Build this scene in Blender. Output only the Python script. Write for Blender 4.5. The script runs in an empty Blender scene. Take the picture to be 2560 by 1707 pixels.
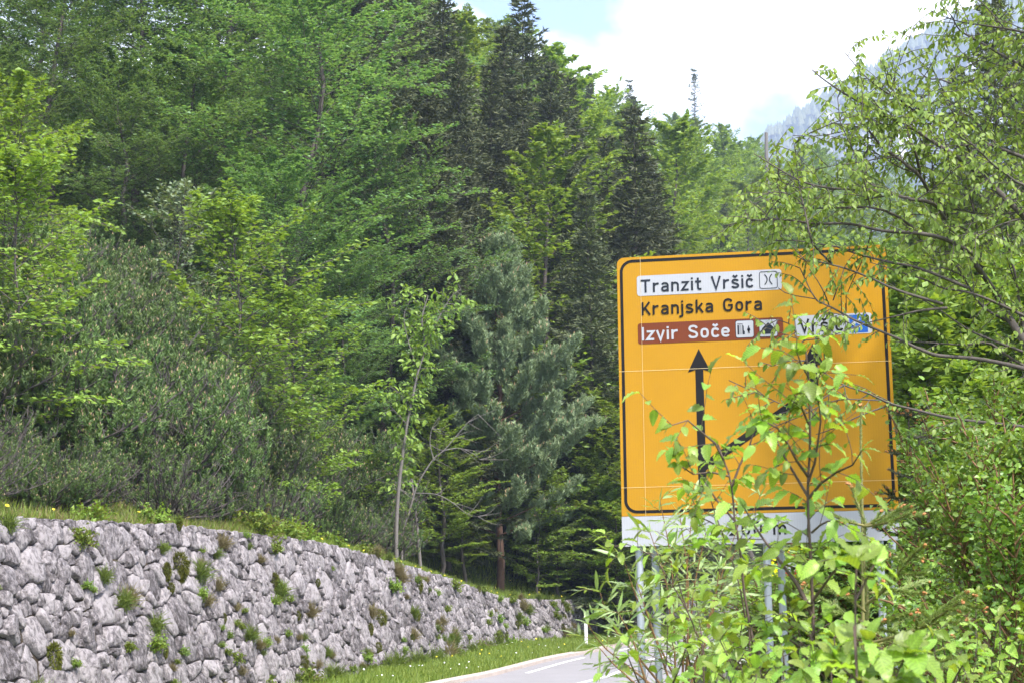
import bpy, math, random
import numpy as np
from math import sin, cos, tan, atan, atan2, pi, radians, sqrt, hypot
from mathutils import Matrix, Vector

rng = np.random.default_rng(11)
random.seed(11)
SC = bpy.context.scene
COL = SC.collection

# ------------------------------------------------------------------ camera
F, CX, CY, YH, ROLL, EYE = 4463.0, 1280.0, 853.5, 1458.0, 0.0122, 2.35
PITCH = atan((YH - CY) / F)
CP, SP, CR, SR = cos(PITCH), sin(PITCH), cos(ROLL), sin(ROLL)
FWD = np.array([0, CP, SP]); UP0 = np.array([0, -SP, CP]); RT0 = np.array([1.0, 0, 0])
RT = CR * RT0 - SR * UP0
UP = SR * RT0 + CR * UP0
cam_d = bpy.data.cameras.new('camera')
cam = bpy.data.objects.new('camera', cam_d); COL.objects.link(cam)
cam.matrix_world = Matrix(((RT[0], UP[0], -FWD[0], 0), (RT[1], UP[1], -FWD[1], 0), (RT[2], UP[2], -FWD[2], EYE), (0, 0, 0, 1)))
cam_d.sensor_fit = 'HORIZONTAL'; cam_d.sensor_width = 22.3
cam_d.lens = 22.3 * F / 2560.0
cam_d.clip_start = 0.1; cam_d.clip_end = 12000
cam_d.dof.use_dof = True; cam_d.dof.focus_distance = 17.5; cam_d.dof.aperture_fstop = 7.1
SC.camera = cam

# ------------------------------------------------------------------ light
SUN_DIR = np.array([0.45, -0.60, 1.0]); SUN_DIR /= np.linalg.norm(SUN_DIR)
SUN_EL = math.asin(SUN_DIR[2]); SUN_AZ = atan2(SUN_DIR[0], SUN_DIR[1])
sun_d = bpy.data.lights.new('sun', 'SUN'); sun_d.energy = 3.2; sun_d.angle = radians(3); sun_d.color = (1.0, 0.95, 0.87)
sun = bpy.data.objects.new('sun', sun_d); COL.objects.link(sun)
sun.rotation_euler = Vector(-SUN_DIR).to_track_quat('-Z', 'Y').to_euler()
sun.location = (30, -20, 60)
W = bpy.data.worlds.new('World'); SC.world = W; W.use_nodes = True
nt = W.node_tree; nt.nodes.clear()
out = nt.nodes.new('ShaderNodeOutputWorld'); bg = nt.nodes.new('ShaderNodeBackground')
sky = nt.nodes.new('ShaderNodeTexSky'); sky.sky_type = 'NISHITA'; sky.sun_disc = False
sky.sun_elevation = SUN_EL; sky.sun_rotation = SUN_AZ; sky.air_density = 1.0; sky.dust_density = 0.6; sky.altitude = 900
tc = nt.nodes.new('ShaderNodeTexCoord')
mp = nt.nodes.new('ShaderNodeMapping'); mp.inputs['Scale'].default_value = (2.6, 2.6, 5.2); mp.inputs['Location'].default_value = (0.35, 0.1, 0.25)
nz = nt.nodes.new('ShaderNodeTexNoise'); nz.inputs['Scale'].default_value = 1.15; nz.inputs['Detail'].default_value = 7; nz.inputs['Roughness'].default_value = 0.5; nz.inputs['Distortion'].default_value = 0.5
rp = nt.nodes.new('ShaderNodeValToRGB'); rp.color_ramp.elements[0].position = 0.43; rp.color_ramp.elements[1].position = 0.53
mx = nt.nodes.new('ShaderNodeMix'); mx.data_type = 'RGBA'; mx.inputs[7].default_value = (9.0, 9.1, 9.3, 1)
nt.links.new(tc.outputs['Generated'], mp.inputs['Vector']); nt.links.new(mp.outputs[0], nz.inputs['Vector'])
nt.links.new(nz.outputs['Fac'], rp.inputs[0]); nt.links.new(rp.outputs[0], mx.inputs[0]); nt.links.new(sky.outputs[0], mx.inputs[6])
nt.links.new(mx.outputs[2], bg.inputs[0]); nt.links.new(bg.outputs[0], out.inputs[0])
bg.inputs[1].default_value = 0.115
SC.view_settings.view_transform = 'Standard'; SC.view_settings.look = 'None'; SC.view_settings.gamma = 1.0
SC.view_settings.use_curve_mapping = False
SC.view_settings.exposure = 1.75
cy = SC.cycles
cy.max_bounces = 6; cy.diffuse_bounces = 3; cy.glossy_bounces = 2; cy.transmission_bounces = 3; cy.volume_bounces = 0; cy.transparent_max_bounces = 4
cy.use_denoising = True; cy.use_adaptive_sampling = True; cy.adaptive_threshold = 0.02
cy.sample_clamp_indirect = 6.0; cy.caustics_reflective = False; cy.caustics_refractive = False

# ------------------------------------------------------------------ pixel helpers (photo pixels, 2560 wide -> directions)
def ray(px, py):
    a = (px - CX) / F; b = -(py - CY) / F
    return FWD + a * RT + b * UP
def on_ground(px, py, z=0.0):
    d = ray(px, py); t = (z - EYE) / d[2]
    return np.array([0, 0, EYE]) + d * t
def at(px, py, Y):                      # point at depth Y along a pixel's direction
    d = ray(px, py); return np.array([0, 0, EYE]) + d * (Y / d[1])
def trace(pts):                         # [(px, py, Y), ...] -> world points
    return np.array([at(*p) for p in pts])

# ------------------------------------------------------------------ scene helpers
def tag(o, label=None, cat=None, group=None, kind=None):
    if label: o['label'] = label
    if cat: o['category'] = cat
    if group: o['group'] = group
    if kind: o['kind'] = kind
    return o
def add(name, data, parent=None, loc=None):
    o = bpy.data.objects.new(name, data); COL.objects.link(o)
    if parent is not None: o.parent = parent
    if loc is not None: o.location = loc
    return o
def thing(name, label, cat, loc=(0, 0, 0), rotz=0.0, scale=1.0, group=None):
    o = add(name, None); o.empty_display_size = 0.1
    o.location = loc; o.rotation_euler = (0, 0, rotz)
    o.scale = (scale,) * 3 if np.isscalar(scale) else scale
    return tag(o, label, cat, group)
def mesh(name, V, T, mats, tint=None, smooth=False, midx=None):
    V = np.asarray(V, np.float32).reshape(-1, 3); T = np.asarray(T, np.int32).reshape(-1, 3)
    me = bpy.data.meshes.new(name)
    me.vertices.add(len(V)); me.vertices.foreach_set('co', V.ravel())
    me.loops.add(T.size); me.loops.foreach_set('vertex_index', T.ravel())
    me.polygons.add(len(T)); me.polygons.foreach_set('loop_start', np.arange(0, T.size, 3, dtype=np.int32))
    if midx is not None: me.polygons.foreach_set('material_index', np.asarray(midx, np.int32))
    if smooth: me.polygons.foreach_set('use_smooth', np.ones(len(T), bool))
    if tint is not None:
        a = me.attributes.new('tint', 'FLOAT', 'POINT'); a.data.foreach_set('value', np.asarray(tint, np.float32))
    for m in (mats if isinstance(mats, (list, tuple)) else [mats]): me.materials.append(m)
    me.update(calc_edges=True)
    return me
def merge(chunks):                      # [(V, T)] or [(V, T, tint)] -> one
    Vs, Ts, Cs, n = [], [], [], 0
    for c in chunks:
        V = np.asarray(c[0]).reshape(-1, 3); Vs.append(V); Ts.append(np.asarray(c[1]).reshape(-1, 3) + n); n += len(V)
        Cs.append(np.asarray(c[2]) if len(c) > 2 else np.full(len(V), 0.5))
    return np.concatenate(Vs), np.concatenate(Ts), np.concatenate(Cs)
def box(x0, x1, y0, y1, z0, z1):
    V = [(x0, y0, z0), (x1, y0, z0), (x1, y1, z0), (x0, y1, z0), (x0, y0, z1), (x1, y0, z1), (x1, y1, z1), (x0, y1, z1)]
    Q = [(0, 3, 2, 1), (4, 5, 6, 7), (0, 1, 5, 4), (1, 2, 6, 5), (2, 3, 7, 6), (3, 0, 4, 7)]
    return np.array(V, float), np.array([t for q in Q for t in ((q[0], q[1], q[2]), (q[0], q[2], q[3]))])
def unit(v): return v / (np.linalg.norm(v, axis=-1, keepdims=True) + 1e-9)
def frames(d, n):                       # rows: along, side, normal
    d = unit(d); y = unit(np.cross(n, d)); z = np.cross(d, y)
    return np.stack([d, y, z], -2)
def scatter(tmplV, tmplT, pos, fr, sc, tint=None):
    N = len(pos); k = len(tmplV)
    V = pos[:, None, :] + np.einsum('kc,ncd->nkd', tmplV, fr) * np.asarray(sc).reshape(-1, 1, 1)
    T = tmplT[None] + (np.arange(N) * k)[:, None, None]
    c = np.repeat(rng.random(N) if tint is None else tint, k)
    return V.reshape(-1, 3), T.reshape(-1, 3), c
def tubes(P, R, k=5):                   # P (B,n,3), R (B,n): open tapered tubes
    P = np.asarray(P, float); R = np.asarray(R, float)
    if P.ndim == 2: P = P[None]; R = R[None]
    B, n, _ = P.shape
    t = unit(np.gradient(P, axis=1))
    ref = np.where(np.abs(t[..., 2:3]) > 0.9, np.array([1.0, 0, 0]), np.array([0, 0, 1.0]))
    u = unit(np.cross(ref, t)); v = np.cross(t, u)
    a = np.arange(k) * 2 * pi / k
    V = P[:, :, None, :] + R[:, :, None, None] * (np.cos(a)[:, None] * u[:, :, None, :] + np.sin(a)[:, None] * v[:, :, None, :])
    i = np.arange(n - 1)[:, None]; j = np.arange(k)[None]
    q0 = i * k + j; q1 = i * k + (j + 1) % k; q2 = q1 + k; q3 = q0 + k
    T = np.concatenate([np.stack([q0, q1, q2], -1).reshape(-1, 3), np.stack([q0, q2, q3], -1).reshape(-1, 3)])
    T = T[None] + (np.arange(B) * n * k)[:, None, None]
    return V.reshape(-1, 3), T.reshape(-1, 3)
def catmull(P, n):
    P = np.asarray(P, float)
    if len(P) < 3: return P[0] + (P[-1] - P[0]) * np.linspace(0, 1, n)[:, None]
    Q = np.vstack([2 * P[0] - P[1], P, 2 * P[-1] - P[-2]])
    u = np.linspace(0, len(P) - 1 - 1e-6, n); i = u.astype(int); t = (u - i)[:, None]
    a, b, c, d = Q[i], Q[i + 1], Q[i + 2], Q[i + 3]
    return 0.5 * (2 * b + (c - a) * t + (2 * a - 5 * b + 4 * c - d) * t ** 2 + (3 * b - a - 3 * c + d) * t ** 3)
def rot_about(v, ax, a):
    ax = unit(ax); c = np.cos(a)[..., None]; s = np.sin(a)[..., None]
    return v * c + np.cross(ax, v) * s + ax * np.sum(ax * v, -1, keepdims=True) * (1 - c)

# ------------------------------------------------------------------ materials
MAT = {}
def base_mat(name):
    m = bpy.data.materials.new(name); m.use_nodes = True
    n = m.node_tree.nodes; b = n['Principled BSDF']; MAT[name] = m
    return m, m.node_tree, b
def plain(name, col, rough=0.6, metal=0.0, noise=0.0, nscale=30.0, spec=0.4, bump=0.0):
    m, t, b = base_mat(name)
    b.inputs['Roughness'].default_value = rough; b.inputs['Metallic'].default_value = metal; b.inputs['Specular IOR Level'].default_value = spec
    b.inputs['Base Color'].default_value = (*col, 1)
    if noise or bump:
        tcn = t.nodes.new('ShaderNodeTexCoord'); nn = t.nodes.new('ShaderNodeTexNoise'); nn.inputs['Scale'].default_value = nscale; nn.inputs['Detail'].default_value = 6
        t.links.new(tcn.outputs['Object'], nn.inputs['Vector'])
        if noise:
            mm = t.nodes.new('ShaderNodeMix'); mm.data_type = 'RGBA'
            mm.inputs[6].default_value = (*[c * (1 - noise) for c in col], 1); mm.inputs[7].default_value = (*[min(1, c * (1 + noise)) for c in col], 1)
            t.links.new(nn.outputs['Fac'], mm.inputs[0]); t.links.new(mm.outputs[2], b.inputs['Base Color'])
        if bump:
            bp = t.nodes.new('ShaderNodeBump'); bp.inputs['Strength'].default_value = bump; bp.inputs['Distance'].default_value = 0.02
            t.links.new(nn.outputs['Fac'], bp.inputs['Height']); t.links.new(bp.outputs[0], b.inputs['Normal'])
    return m
def leafy(name, ca, cb, trans=0.35, rough=0.5, spec=0.35, objvar=0.18, tcol=None):
    """ca..cb: colours between which the leaves of a crown differ one from another; trees differ a little too."""
    m, t, b = base_mat(name)
    at_ = t.nodes.new('ShaderNodeAttribute'); at_.attribute_name = 'tint'
    mm = t.nodes.new('ShaderNodeMix'); mm.data_type = 'RGBA'; mm.inputs[6].default_value = (*ca, 1); mm.inputs[7].default_value = (*cb, 1)
    oi = t.nodes.new('ShaderNodeObjectInfo')
    hs = t.nodes.new('ShaderNodeHueSaturation')
    mr = t.nodes.new('ShaderNodeMapRange'); mr.inputs[3].default_value = 1 - objvar; mr.inputs[4].default_value = 1 + objvar
    mh = t.nodes.new('ShaderNodeMapRange'); mh.inputs[3].default_value = 0.5 - objvar * 0.03; mh.inputs[4].default_value = 0.5 + objvar * 0.06
    t.links.new(at_.outputs['Fac'], mm.inputs[0]); t.links.new(mm.outputs[2], hs.inputs['Color'])
    t.links.new(oi.outputs['Random'], mr.inputs[0]); t.links.new(mr.outputs[0], hs.inputs['Value'])
    t.links.new(oi.outputs['Random'], mh.inputs[0]); t.links.new(mh.outputs[0], hs.inputs['Hue'])
    t.links.new(hs.outputs[0], b.inputs['Base Color'])
    b.inputs['Roughness'].default_value = rough; b.inputs['Specular IOR Level'].default_value = spec
    if trans > 0:
        tr = t.nodes.new('ShaderNodeBsdfTranslucent'); ms = t.nodes.new('ShaderNodeMixShader'); ms.inputs[0].default_value = trans
        g = t.nodes.new('ShaderNodeMix'); g.data_type = 'RGBA'; g.blend_type = 'MULTIPLY'; g.inputs[0].default_value = 1.0
        g.inputs[7].default_value = (*(tcol or (1.5, 1.35, 0.6)), 1)
        t.links.new(hs.outputs[0], g.inputs[6]); t.links.new(g.outputs[2], tr.inputs['Color'])
        o = t.nodes['Material Output']
        t.links.new(b.outputs[0], ms.inputs[1]); t.links.new(tr.outputs[0], ms.inputs[2]); t.links.new(ms.outputs[0], o.inputs['Surface'])
    return m
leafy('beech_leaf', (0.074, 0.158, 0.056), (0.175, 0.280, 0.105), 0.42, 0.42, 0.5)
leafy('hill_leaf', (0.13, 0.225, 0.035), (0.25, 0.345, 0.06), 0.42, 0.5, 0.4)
leafy('lime_leaf', (0.13, 0.225, 0.03), (0.23, 0.33, 0.055), 0.38, 0.5, 0.4, 0.10)
leafy('sallow_leaf', (0.12, 0.17, 0.09), (0.21, 0.26, 0.15), 0.30, 0.5, 0.4, 0.08)
leafy('spruce_needle', (0.052, 0.070, 0.034), (0.130, 0.142, 0.062), 0.08, 0.6, 0.3, 0.2)
leafy('mugo_needle', (0.072, 0.130, 0.036), (0.185, 0.262, 0.072), 0.12, 0.55, 0.35, 0.2)
leafy('pine_needle', (0.125, 0.185, 0.092), (0.24, 0.30, 0.155), 0.12, 0.55, 0.35, 0.05)
leafy('elm_leaf', (0.125, 0.205, 0.034), (0.25, 0.335, 0.07), 0.42, 0.5, 0.35, 0.12)
leafy('hornbeam_leaf', (0.16, 0.265, 0.035), (0.30, 0.40, 0.065), 0.45, 0.42, 0.45, 0.38)
leafy('willow_leaf', (0.15, 0.23, 0.06), (0.29, 0.36, 0.16), 0.35, 0.4, 0.5, 0.2)
leafy('bramble_leaf', (0.09, 0.18, 0.026), (0.22, 0.325, 0.055), 0.35, 0.4, 0.5, 0.2)
leafy('grass_blade', (0.09, 0.16, 0.016), (0.22, 0.27, 0.05), 0.3, 0.5, 0.3, 0.0)
leafy('dry_grass', (0.16, 0.14, 0.05), (0.30, 0.25, 0.13), 0.25, 0.6, 0.2, 0.1)
leafy('moss', (0.06, 0.075, 0.01), (0.13, 0.13, 0.02), 0.1, 0.8, 0.1, 0.1)
leafy('young_spruce_needle', (0.14, 0.21, 0.045), (0.27, 0.33, 0.10), 0.12, 0.5, 0.4, 0.05)
def veined(name):
    t = MAT[name].node_tree; tcn = t.nodes.new('ShaderNodeTexCoord'); sx = t.nodes.new('ShaderNodeSeparateXYZ'); t.links.new(tcn.outputs['Object'], sx.inputs[0])
    def M(op, a, b=None, c=None):
        n = t.nodes.new('ShaderNodeMath'); n.operation = op
        for k, v in enumerate((a, b, c)):
            if v is None: continue
            if isinstance(v, (int, float)): n.inputs[k].default_value = v
            else: t.links.new(v, n.inputs[k])
        return n.outputs[0]
    ay = M('ABSOLUTE', sx.outputs[1]); ph = M('MULTIPLY', M('SUBTRACT', sx.outputs[0], M('MULTIPLY', ay, 0.8)), 62.0)
    rib = M('POWER', M('MULTIPLY_ADD', M('SINE', ph), 0.5, 0.5), 3.0); mid = M('LESS_THAN', ay, 0.013)
    f = M('MULTIPLY_ADD', M('MAXIMUM', rib, mid), 0.42, 0.84)
    hs = [n for n in t.nodes if n.bl_idname == 'ShaderNodeHueSaturation'][0]; src = hs.inputs['Value'].links[0].from_socket
    t.links.new(M('MULTIPLY', src, f), hs.inputs['Value'])
veined('hornbeam_leaf')
plain('bark', (0.075, 0.062, 0.055), 0.85, noise=0.35, nscale=14, bump=0.4)
plain('pale_bark', (0.15, 0.135, 0.125), 0.85, noise=0.3, nscale=14)
plain('grey_twig', (0.095, 0.08, 0.075), 0.85, noise=0.25, nscale=10)
plain('pine_bark', (0.12, 0.068, 0.048), 0.9, noise=0.35, nscale=12, bump=0.5)
plain('sapling_bark', (0.085, 0.055, 0.045), 0.6, noise=0.3, nscale=60)
plain('twig_brown', (0.16, 0.085, 0.035), 0.7, noise=0.3, nscale=60)
plain('twig_green', (0.19, 0.17, 0.06), 0.7, noise=0.3, nscale=60)
plain('bud', (0.42, 0.17, 0.06), 0.6, noise=0.25, nscale=200)
plain('pine_candle', (0.36, 0.25, 0.15), 0.7)
# ------------------------------------------------------------------ setting: lines on the ground
FOOT = np.array([(-26, -40), (-19.5, -12), (-14.5, 6), (-10.2, 20), (-8.0, 28), (-5.9, 36.5), (-3.9, 44.8), (-2.4, 52), (-1.2, 60), (0.3, 67), (3.0, 74), (7.0, 84), (12.6, 98), (21, 118), (42, 165), (78, 240), (125, 340), (185, 470), (260, 640)], float)
TOPZ = np.array([3.3, 3.4, 3.4, 3.45, 3.5, 3.6, 3.42, 2.92, 2.42, 1.78, 1.62, 1.45, 1.25, 1.1, 1.0, 1.0, 1.0, 1.0, 1.0])
FP = catmull(FOOT, 900)
TZ = np.interp(np.linspace(0, len(FOOT) - 1, 900), np.arange(len(FOOT)), TOPZ)
ARC = np.concatenate([[0], np.cumsum(np.linalg.norm(np.diff(FP, axis=0), axis=1))])
_t = unit(np.gradient(FP, axis=0)); FN = np.stack([-_t[:, 1], _t[:, 0]], 1)     # towards the hill
BATTER = 0.30
def smooth_noise(x, y, s, seed=0):
    return (np.sin(x / s * 1.3 + seed * 1.7 + 1.3 * np.sin(y / s * 0.9 + seed)) + np.sin(y / s * 1.1 + seed * 2.3 + 1.7 * np.sin(x / s * 0.7 - seed))) * 0.5
def hill_rise(s, y):
    c = np.minimum(s, 45)
    r = 0.30 * np.minimum(c, 2.5) + 0.85 * np.clip(c - 2.5, 0, 11.5) + 0.50 * np.maximum(c - 14, 0) + 0.0045 * np.maximum(c, 0) ** 2 - 0.12 * np.maximum(s - 45, 0)
    return r * (1 + 0.0038 * np.clip(y - 120, 0, 250))
def hill_at(i, s):                      # index along the foot line, distance behind the wall's top edge
    off = BATTER * TZ[i] + 0.25 + s
    x = FP[i, 0] + FN[i, 0] * off; y = FP[i, 1] + FN[i, 1] * off
    z = TZ[i] + hill_rise(s, y) + 0.12 * smooth_noise(x, y, 1.6, 3) * np.clip(s, 0, 1) + 0.5 * smooth_noise(x, y, 9, 5) * np.clip((s - 3) / 8, 0, 1) + 2.5 * smooth_noise(x, y, 38, 8) * np.clip((s - 25) / 40, 0, 1)
    return x, y, z
def terrain(x, y):
    d2 = (FP[:, 0] - x) ** 2 + (FP[:, 1] - y) ** 2
    i = int(np.argmin(d2)); s = (x - FP[i, 0]) * FN[i, 0] + (y - FP[i, 1]) * FN[i, 1]
    s -= BATTER * TZ[i] + 0.25
    if s < 0: return 0.0
    return float(hill_at(i, s)[2])
def idx_at_y(Y): return int(np.argmin(np.abs(FP[:, 1] - Y)))

def ground_mat(name, cols, scale, rough=0.95, bump=0.5):
    m, t, b = base_mat(name); b.inputs['Roughness'].default_value = rough; b.inputs['Specular IOR Level'].default_value = 0.15
    tcn = t.nodes.new('ShaderNodeTexCoord'); n1 = t.nodes.new('ShaderNodeTexNoise'); n1.inputs['Scale'].default_value = scale; n1.inputs['Detail'].default_value = 9; n1.inputs['Roughness'].default_value = 0.65
    r = t.nodes.new('ShaderNodeValToRGB'); r.color_ramp.elements[0].position = 0.32; r.color_ramp.elements[1].position = 0.68
    r.color_ramp.elements[0].color = (*cols[0], 1); r.color_ramp.elements[1].color = (*cols[-1], 1)
    for k, c in enumerate(cols[1:-1]):
        e = r.color_ramp.elements.new(0.32 + 0.36 * (k + 1) / (len(cols) - 1)); e.color = (*c, 1)
    bp = t.nodes.new('ShaderNodeBump'); bp.inputs['Strength'].default_value = bump; bp.inputs['Distance'].default_value = 0.1
    t.links.new(tcn.outputs['Object'], n1.inputs['Vector']); t.links.new(n1.outputs['Fac'], r.inputs[0]); t.links.new(r.outputs[0], b.inputs['Base Color'])
    t.links.new(n1.outputs['Fac'], bp.inputs['Height']); t.links.new(bp.outputs[0], b.inputs['Normal'])
    return m
ground_mat('meadow', [(0.05, 0.07, 0.02), (0.08, 0.13, 0.02), (0.13, 0.15, 0.04)], 0.8)
ground_mat('forest_floor', [(0.035, 0.03, 0.018), (0.05, 0.065, 0.018), (0.075, 0.10, 0.022)], 0.6)
ground_mat('earth', [(0.03, 0.022, 0.016), (0.055, 0.042, 0.03), (0.05, 0.055, 0.02)], 4.0)

def grid_mesh(name, X, Y, Z, mat):
    r, c = X.shape; V = np.stack([X, Y, Z], -1).reshape(-1, 3)
    i, j = np.meshgrid(np.arange(r - 1), np.arange(c - 1), indexing='ij'); a = i * c + j
    T = np.concatenate([np.stack([a, a + 1, a + c + 1], -1).reshape(-1, 3), np.stack([a, a + c + 1, a + c], -1).reshape(-1, 3)])
    return mesh(name, V, T, mat, smooth=True)
# hillside strip behind the wall
ii = np.unique(np.concatenate([np.arange(0, 700, 3), np.arange(700, 900, 6), [899]]))
ss = np.concatenate([[-0.12, 0.0], np.linspace(0.4, 12, 30), np.linspace(13, 60, 30), np.linspace(64, 420, 26)])
I2, S2 = np.meshgrid(ii, ss, indexing='ij')
hx, hy, hz = hill_at(I2, np.maximum(S2, 0))
off = np.minimum(S2, 0); hx = hx + FN[I2, 0] * off; hy = hy + FN[I2, 1] * off; hz = hz - 0.05 * (S2 < 0)
tag(add('hillside', grid_mesh('hillside', hx, hy, hz, MAT['forest_floor'])), kind='structure')
# ground sheet (to the horizon) with the low roadside bank on the camera's side
gx = np.concatenate([[-2800, -1500, -500, -150, -60], np.linspace(-30, 60, 61), [90, 160, 320, 700, 1500, 2800]])
gy = np.concatenate([[-400, -120, -40], np.linspace(-10, 130, 94), [170, 240, 350, 600, 1200, 2000, 3100]])
GX, GY = np.meshgrid(gx, gy, indexing='ij')
KERB = np.array([(-21, -30), (-15, -5)] + [tuple(on_ground(*p)[:2]) for p in ((1145, 1707), (1242, 1687), (1378, 1651), (1480, 1631), (1548, 1617), (1672, 1597), (1786, 1581), (1872, 1572))] + [(22, 112), (45, 160), (85, 240)], float)
_k = KERB[2]; KERB = np.insert(KERB, 2, [(_k[0] - 6.0, _k[1] - 22), (_k[0] - 2.75, _k[1] - 11)], axis=0)
KP = catmull(KERB, 500); _kt = unit(np.gradient(KP, axis=0)); KN = np.stack([_kt[:, 1], -_kt[:, 0]], 1)   # towards the road
ROADW = 6.2
def road_offset(x, y):
    d2 = (KP[:, 0] - x) ** 2 + (KP[:, 1] - y) ** 2; i = int(np.argmin(d2))
    return (x - KP[i, 0]) * KN[i, 0] + (y - KP[i, 1]) * KN[i, 1]
def bank_z(x, y):
    o = road_offset(x, y) - ROADW - 0.8
    if o <= 0 or y > 130 or x > 60: return 0.0 if o <= 0 else 1.2
    w = min(1.0, o / 3.0)
    return 0.12 * w + 0.55 * max(0, 1 - max(0, y) / 14) * w + 0.16 * max(0, x - 0.21 * y - 2.2) * min(1, max(0, (y + 5) / 12)) * min(1, max(0, (95 - y) / 40)) + 0.06 * float(smooth_noise(x, y, 1.4, 2)) * w
GZ = np.vectorize(bank_z)(GX, GY) * np.where(GX > 60, 0, 1) * np.where(GY > 130, 0, 1) - 0.03
tag(add('ground', grid_mesh('ground', GX, GY, GZ, MAT['meadow'])), kind='structure')

# road, markings, kerb, verge
m, t, b = base_mat('asphalt'); b.inputs['Roughness'].default_value = 0.8; b.inputs['Specular IOR Level'].default_value = 0.3
tcn = t.nodes.new('ShaderNodeTexCoord'); n1 = t.nodes.new('ShaderNodeTexNoise'); n1.inputs['Scale'].default_value = 60; n1.inputs['Detail'].default_value = 4
n2 = t.nodes.new('ShaderNodeTexNoise'); n2.inputs['Scale'].default_value = 0.7; n2.inputs['Detail'].default_value = 5
ma = t.nodes.new('ShaderNodeMath'); ma.operation = 'ADD'; mr = t.nodes.new('ShaderNodeMix'); mr.data_type = 'RGBA'
mr.inputs[6].default_value = (0.16, 0.15, 0.16, 1); mr.inputs[7].default_value = (0.30, 0.286, 0.30, 1)
mu = t.nodes.new('ShaderNodeMath'); mu.operation = 'MULTIPLY'; mu.inputs[1].default_value = 0.5
t.links.new(tcn.outputs['Object'], n1.inputs['Vector']); t.links.new(tcn.outputs['Object'], n2.inputs['Vector'])
t.links.new(n1.outputs['Fac'], ma.inputs[0]); t.links.new(n2.outputs['Fac'], ma.inputs[1]); t.links.new(ma.outputs[0], mu.inputs[0]); t.links.new(mu.outputs[0], mr.inputs[0]); t.links.new(mr.outputs[2], b.inputs['Base Color'])
plain('road_paint', (0.78, 0.78, 0.77), 0.6, noise=0.12, nscale=9)
plain('kerb_stone', (0.40, 0.335, 0.30), 0.85, noise=0.3, nscale=3, bump=0.3)
def band(i0, i1, o0, o1, z0, z1, step=1):
    i = np.arange(i0, i1, step)
    a = np.column_stack([KP[i] + KN[i] * o0, np.full(len(i), z0)]); c = np.column_stack([KP[i] + KN[i] * o1, np.full(len(i), z1)])
    V = np.concatenate([a, c]); n = len(i); k = np.arange(n - 1)
    return V, np.concatenate([np.stack([k, k + n + 1, k + 1], -1), np.stack([k, k + n, k + n + 1], -1)])
tag(add('road', mesh('road', *band(0, 500, 0.0, ROADW, 0.008, 0.008), MAT['asphalt'])), kind='structure')
kb = merge([band(0, 500, -0.22, -0.20, -0.05, 0.13), band(0, 500, -0.20, -0.03, 0.13, 0.13), band(0, 500, -0.03, 0.0, 0.13, 0.10), band(0, 500, 0.0, 0.004, 0.10, -0.02)])
tag(add('kerb', mesh('kerb', kb[0], kb[1], MAT['kerb_stone'])), kind='structure')
KARC = np.concatenate([[0], np.cumsum(np.linalg.norm(np.diff(KP, axis=0), axis=1))])
def k_at(px, py): return int(np.argmin(np.linalg.norm(KP - on_ground(px, py)[:2], axis=1)))
KF = catmull(KP, 4000); _kt = unit(np.gradient(KF, axis=0)); KFN = np.stack([_kt[:, 1], -_kt[:, 0]], 1)
KFA = np.concatenate([[0], np.cumsum(np.linalg.norm(np.diff(KF, axis=0), axis=1))])
def dash(o, a0, a1, w, name):
    i = np.where((KFA >= a0) & (KFA <= a1))[0]
    if len(i) < 3: return
    a = np.column_stack([KF[i] + KFN[i] * (o - w / 2), np.full(len(i), 0.013)]); c = np.column_stack([KF[i] + KFN[i] * (o + w / 2), np.full(len(i), 0.013)])
    n = len(i); k = np.arange(n - 1)
    V = np.concatenate([a, c]); T = np.concatenate([np.stack([k, k + n + 1, k + 1], -1), np.stack([k, k + n, k + n + 1], -1)])
    tag(add(name, mesh(name, V, T, MAT['road_paint'])), kind='structure')
kc = KFA[np.argmin(np.linalg.norm(KF - on_ground(1279, 1680)[:2], axis=1))]
for q in range(-3, 8): dash(0.62, kc + q * 15.5 - 0.5, kc + q * 15.5 + 9.0, 0.14, 'edge_line')
kc2 = KFA[np.argmin(np.linalg.norm(KF - on_ground(1545, 1676)[:2], axis=1))]
for q in range(-5, 8): dash(3.0, kc2 + q * 13 - 7, kc2 + q * 13, 0.15, 'centre_line')
for q in range(1): dash(ROADW - 0.35, 20, 240, 0.13, 'edge_line')
# verge between kerb and wall
vi = np.arange(0, 470, 2); rows = []
for f in np.linspace(0, 1, 8):
    pts = []
    for i in vi:
        p = KP[i] - KN[i] * 0.21
        j = int(np.argmin((FP[:, 0] - p[0]) ** 2 + (FP[:, 1] - p[1]) ** 2)); q = FP[j] + FN[j] * 0.3
        r = p + (q - p) * f
        pts.append((*r, 0.11 + 0.07 * f ** 2 + 0.03 * float(smooth_noise(r[0], r[1], 0.8, 4))))
    rows.append(pts)
VG = np.array(rows)
tag(add('verge', grid_mesh('verge', VG[..., 0], VG[..., 1], VG[..., 2], MAT['meadow'])), kind='structure')

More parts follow.
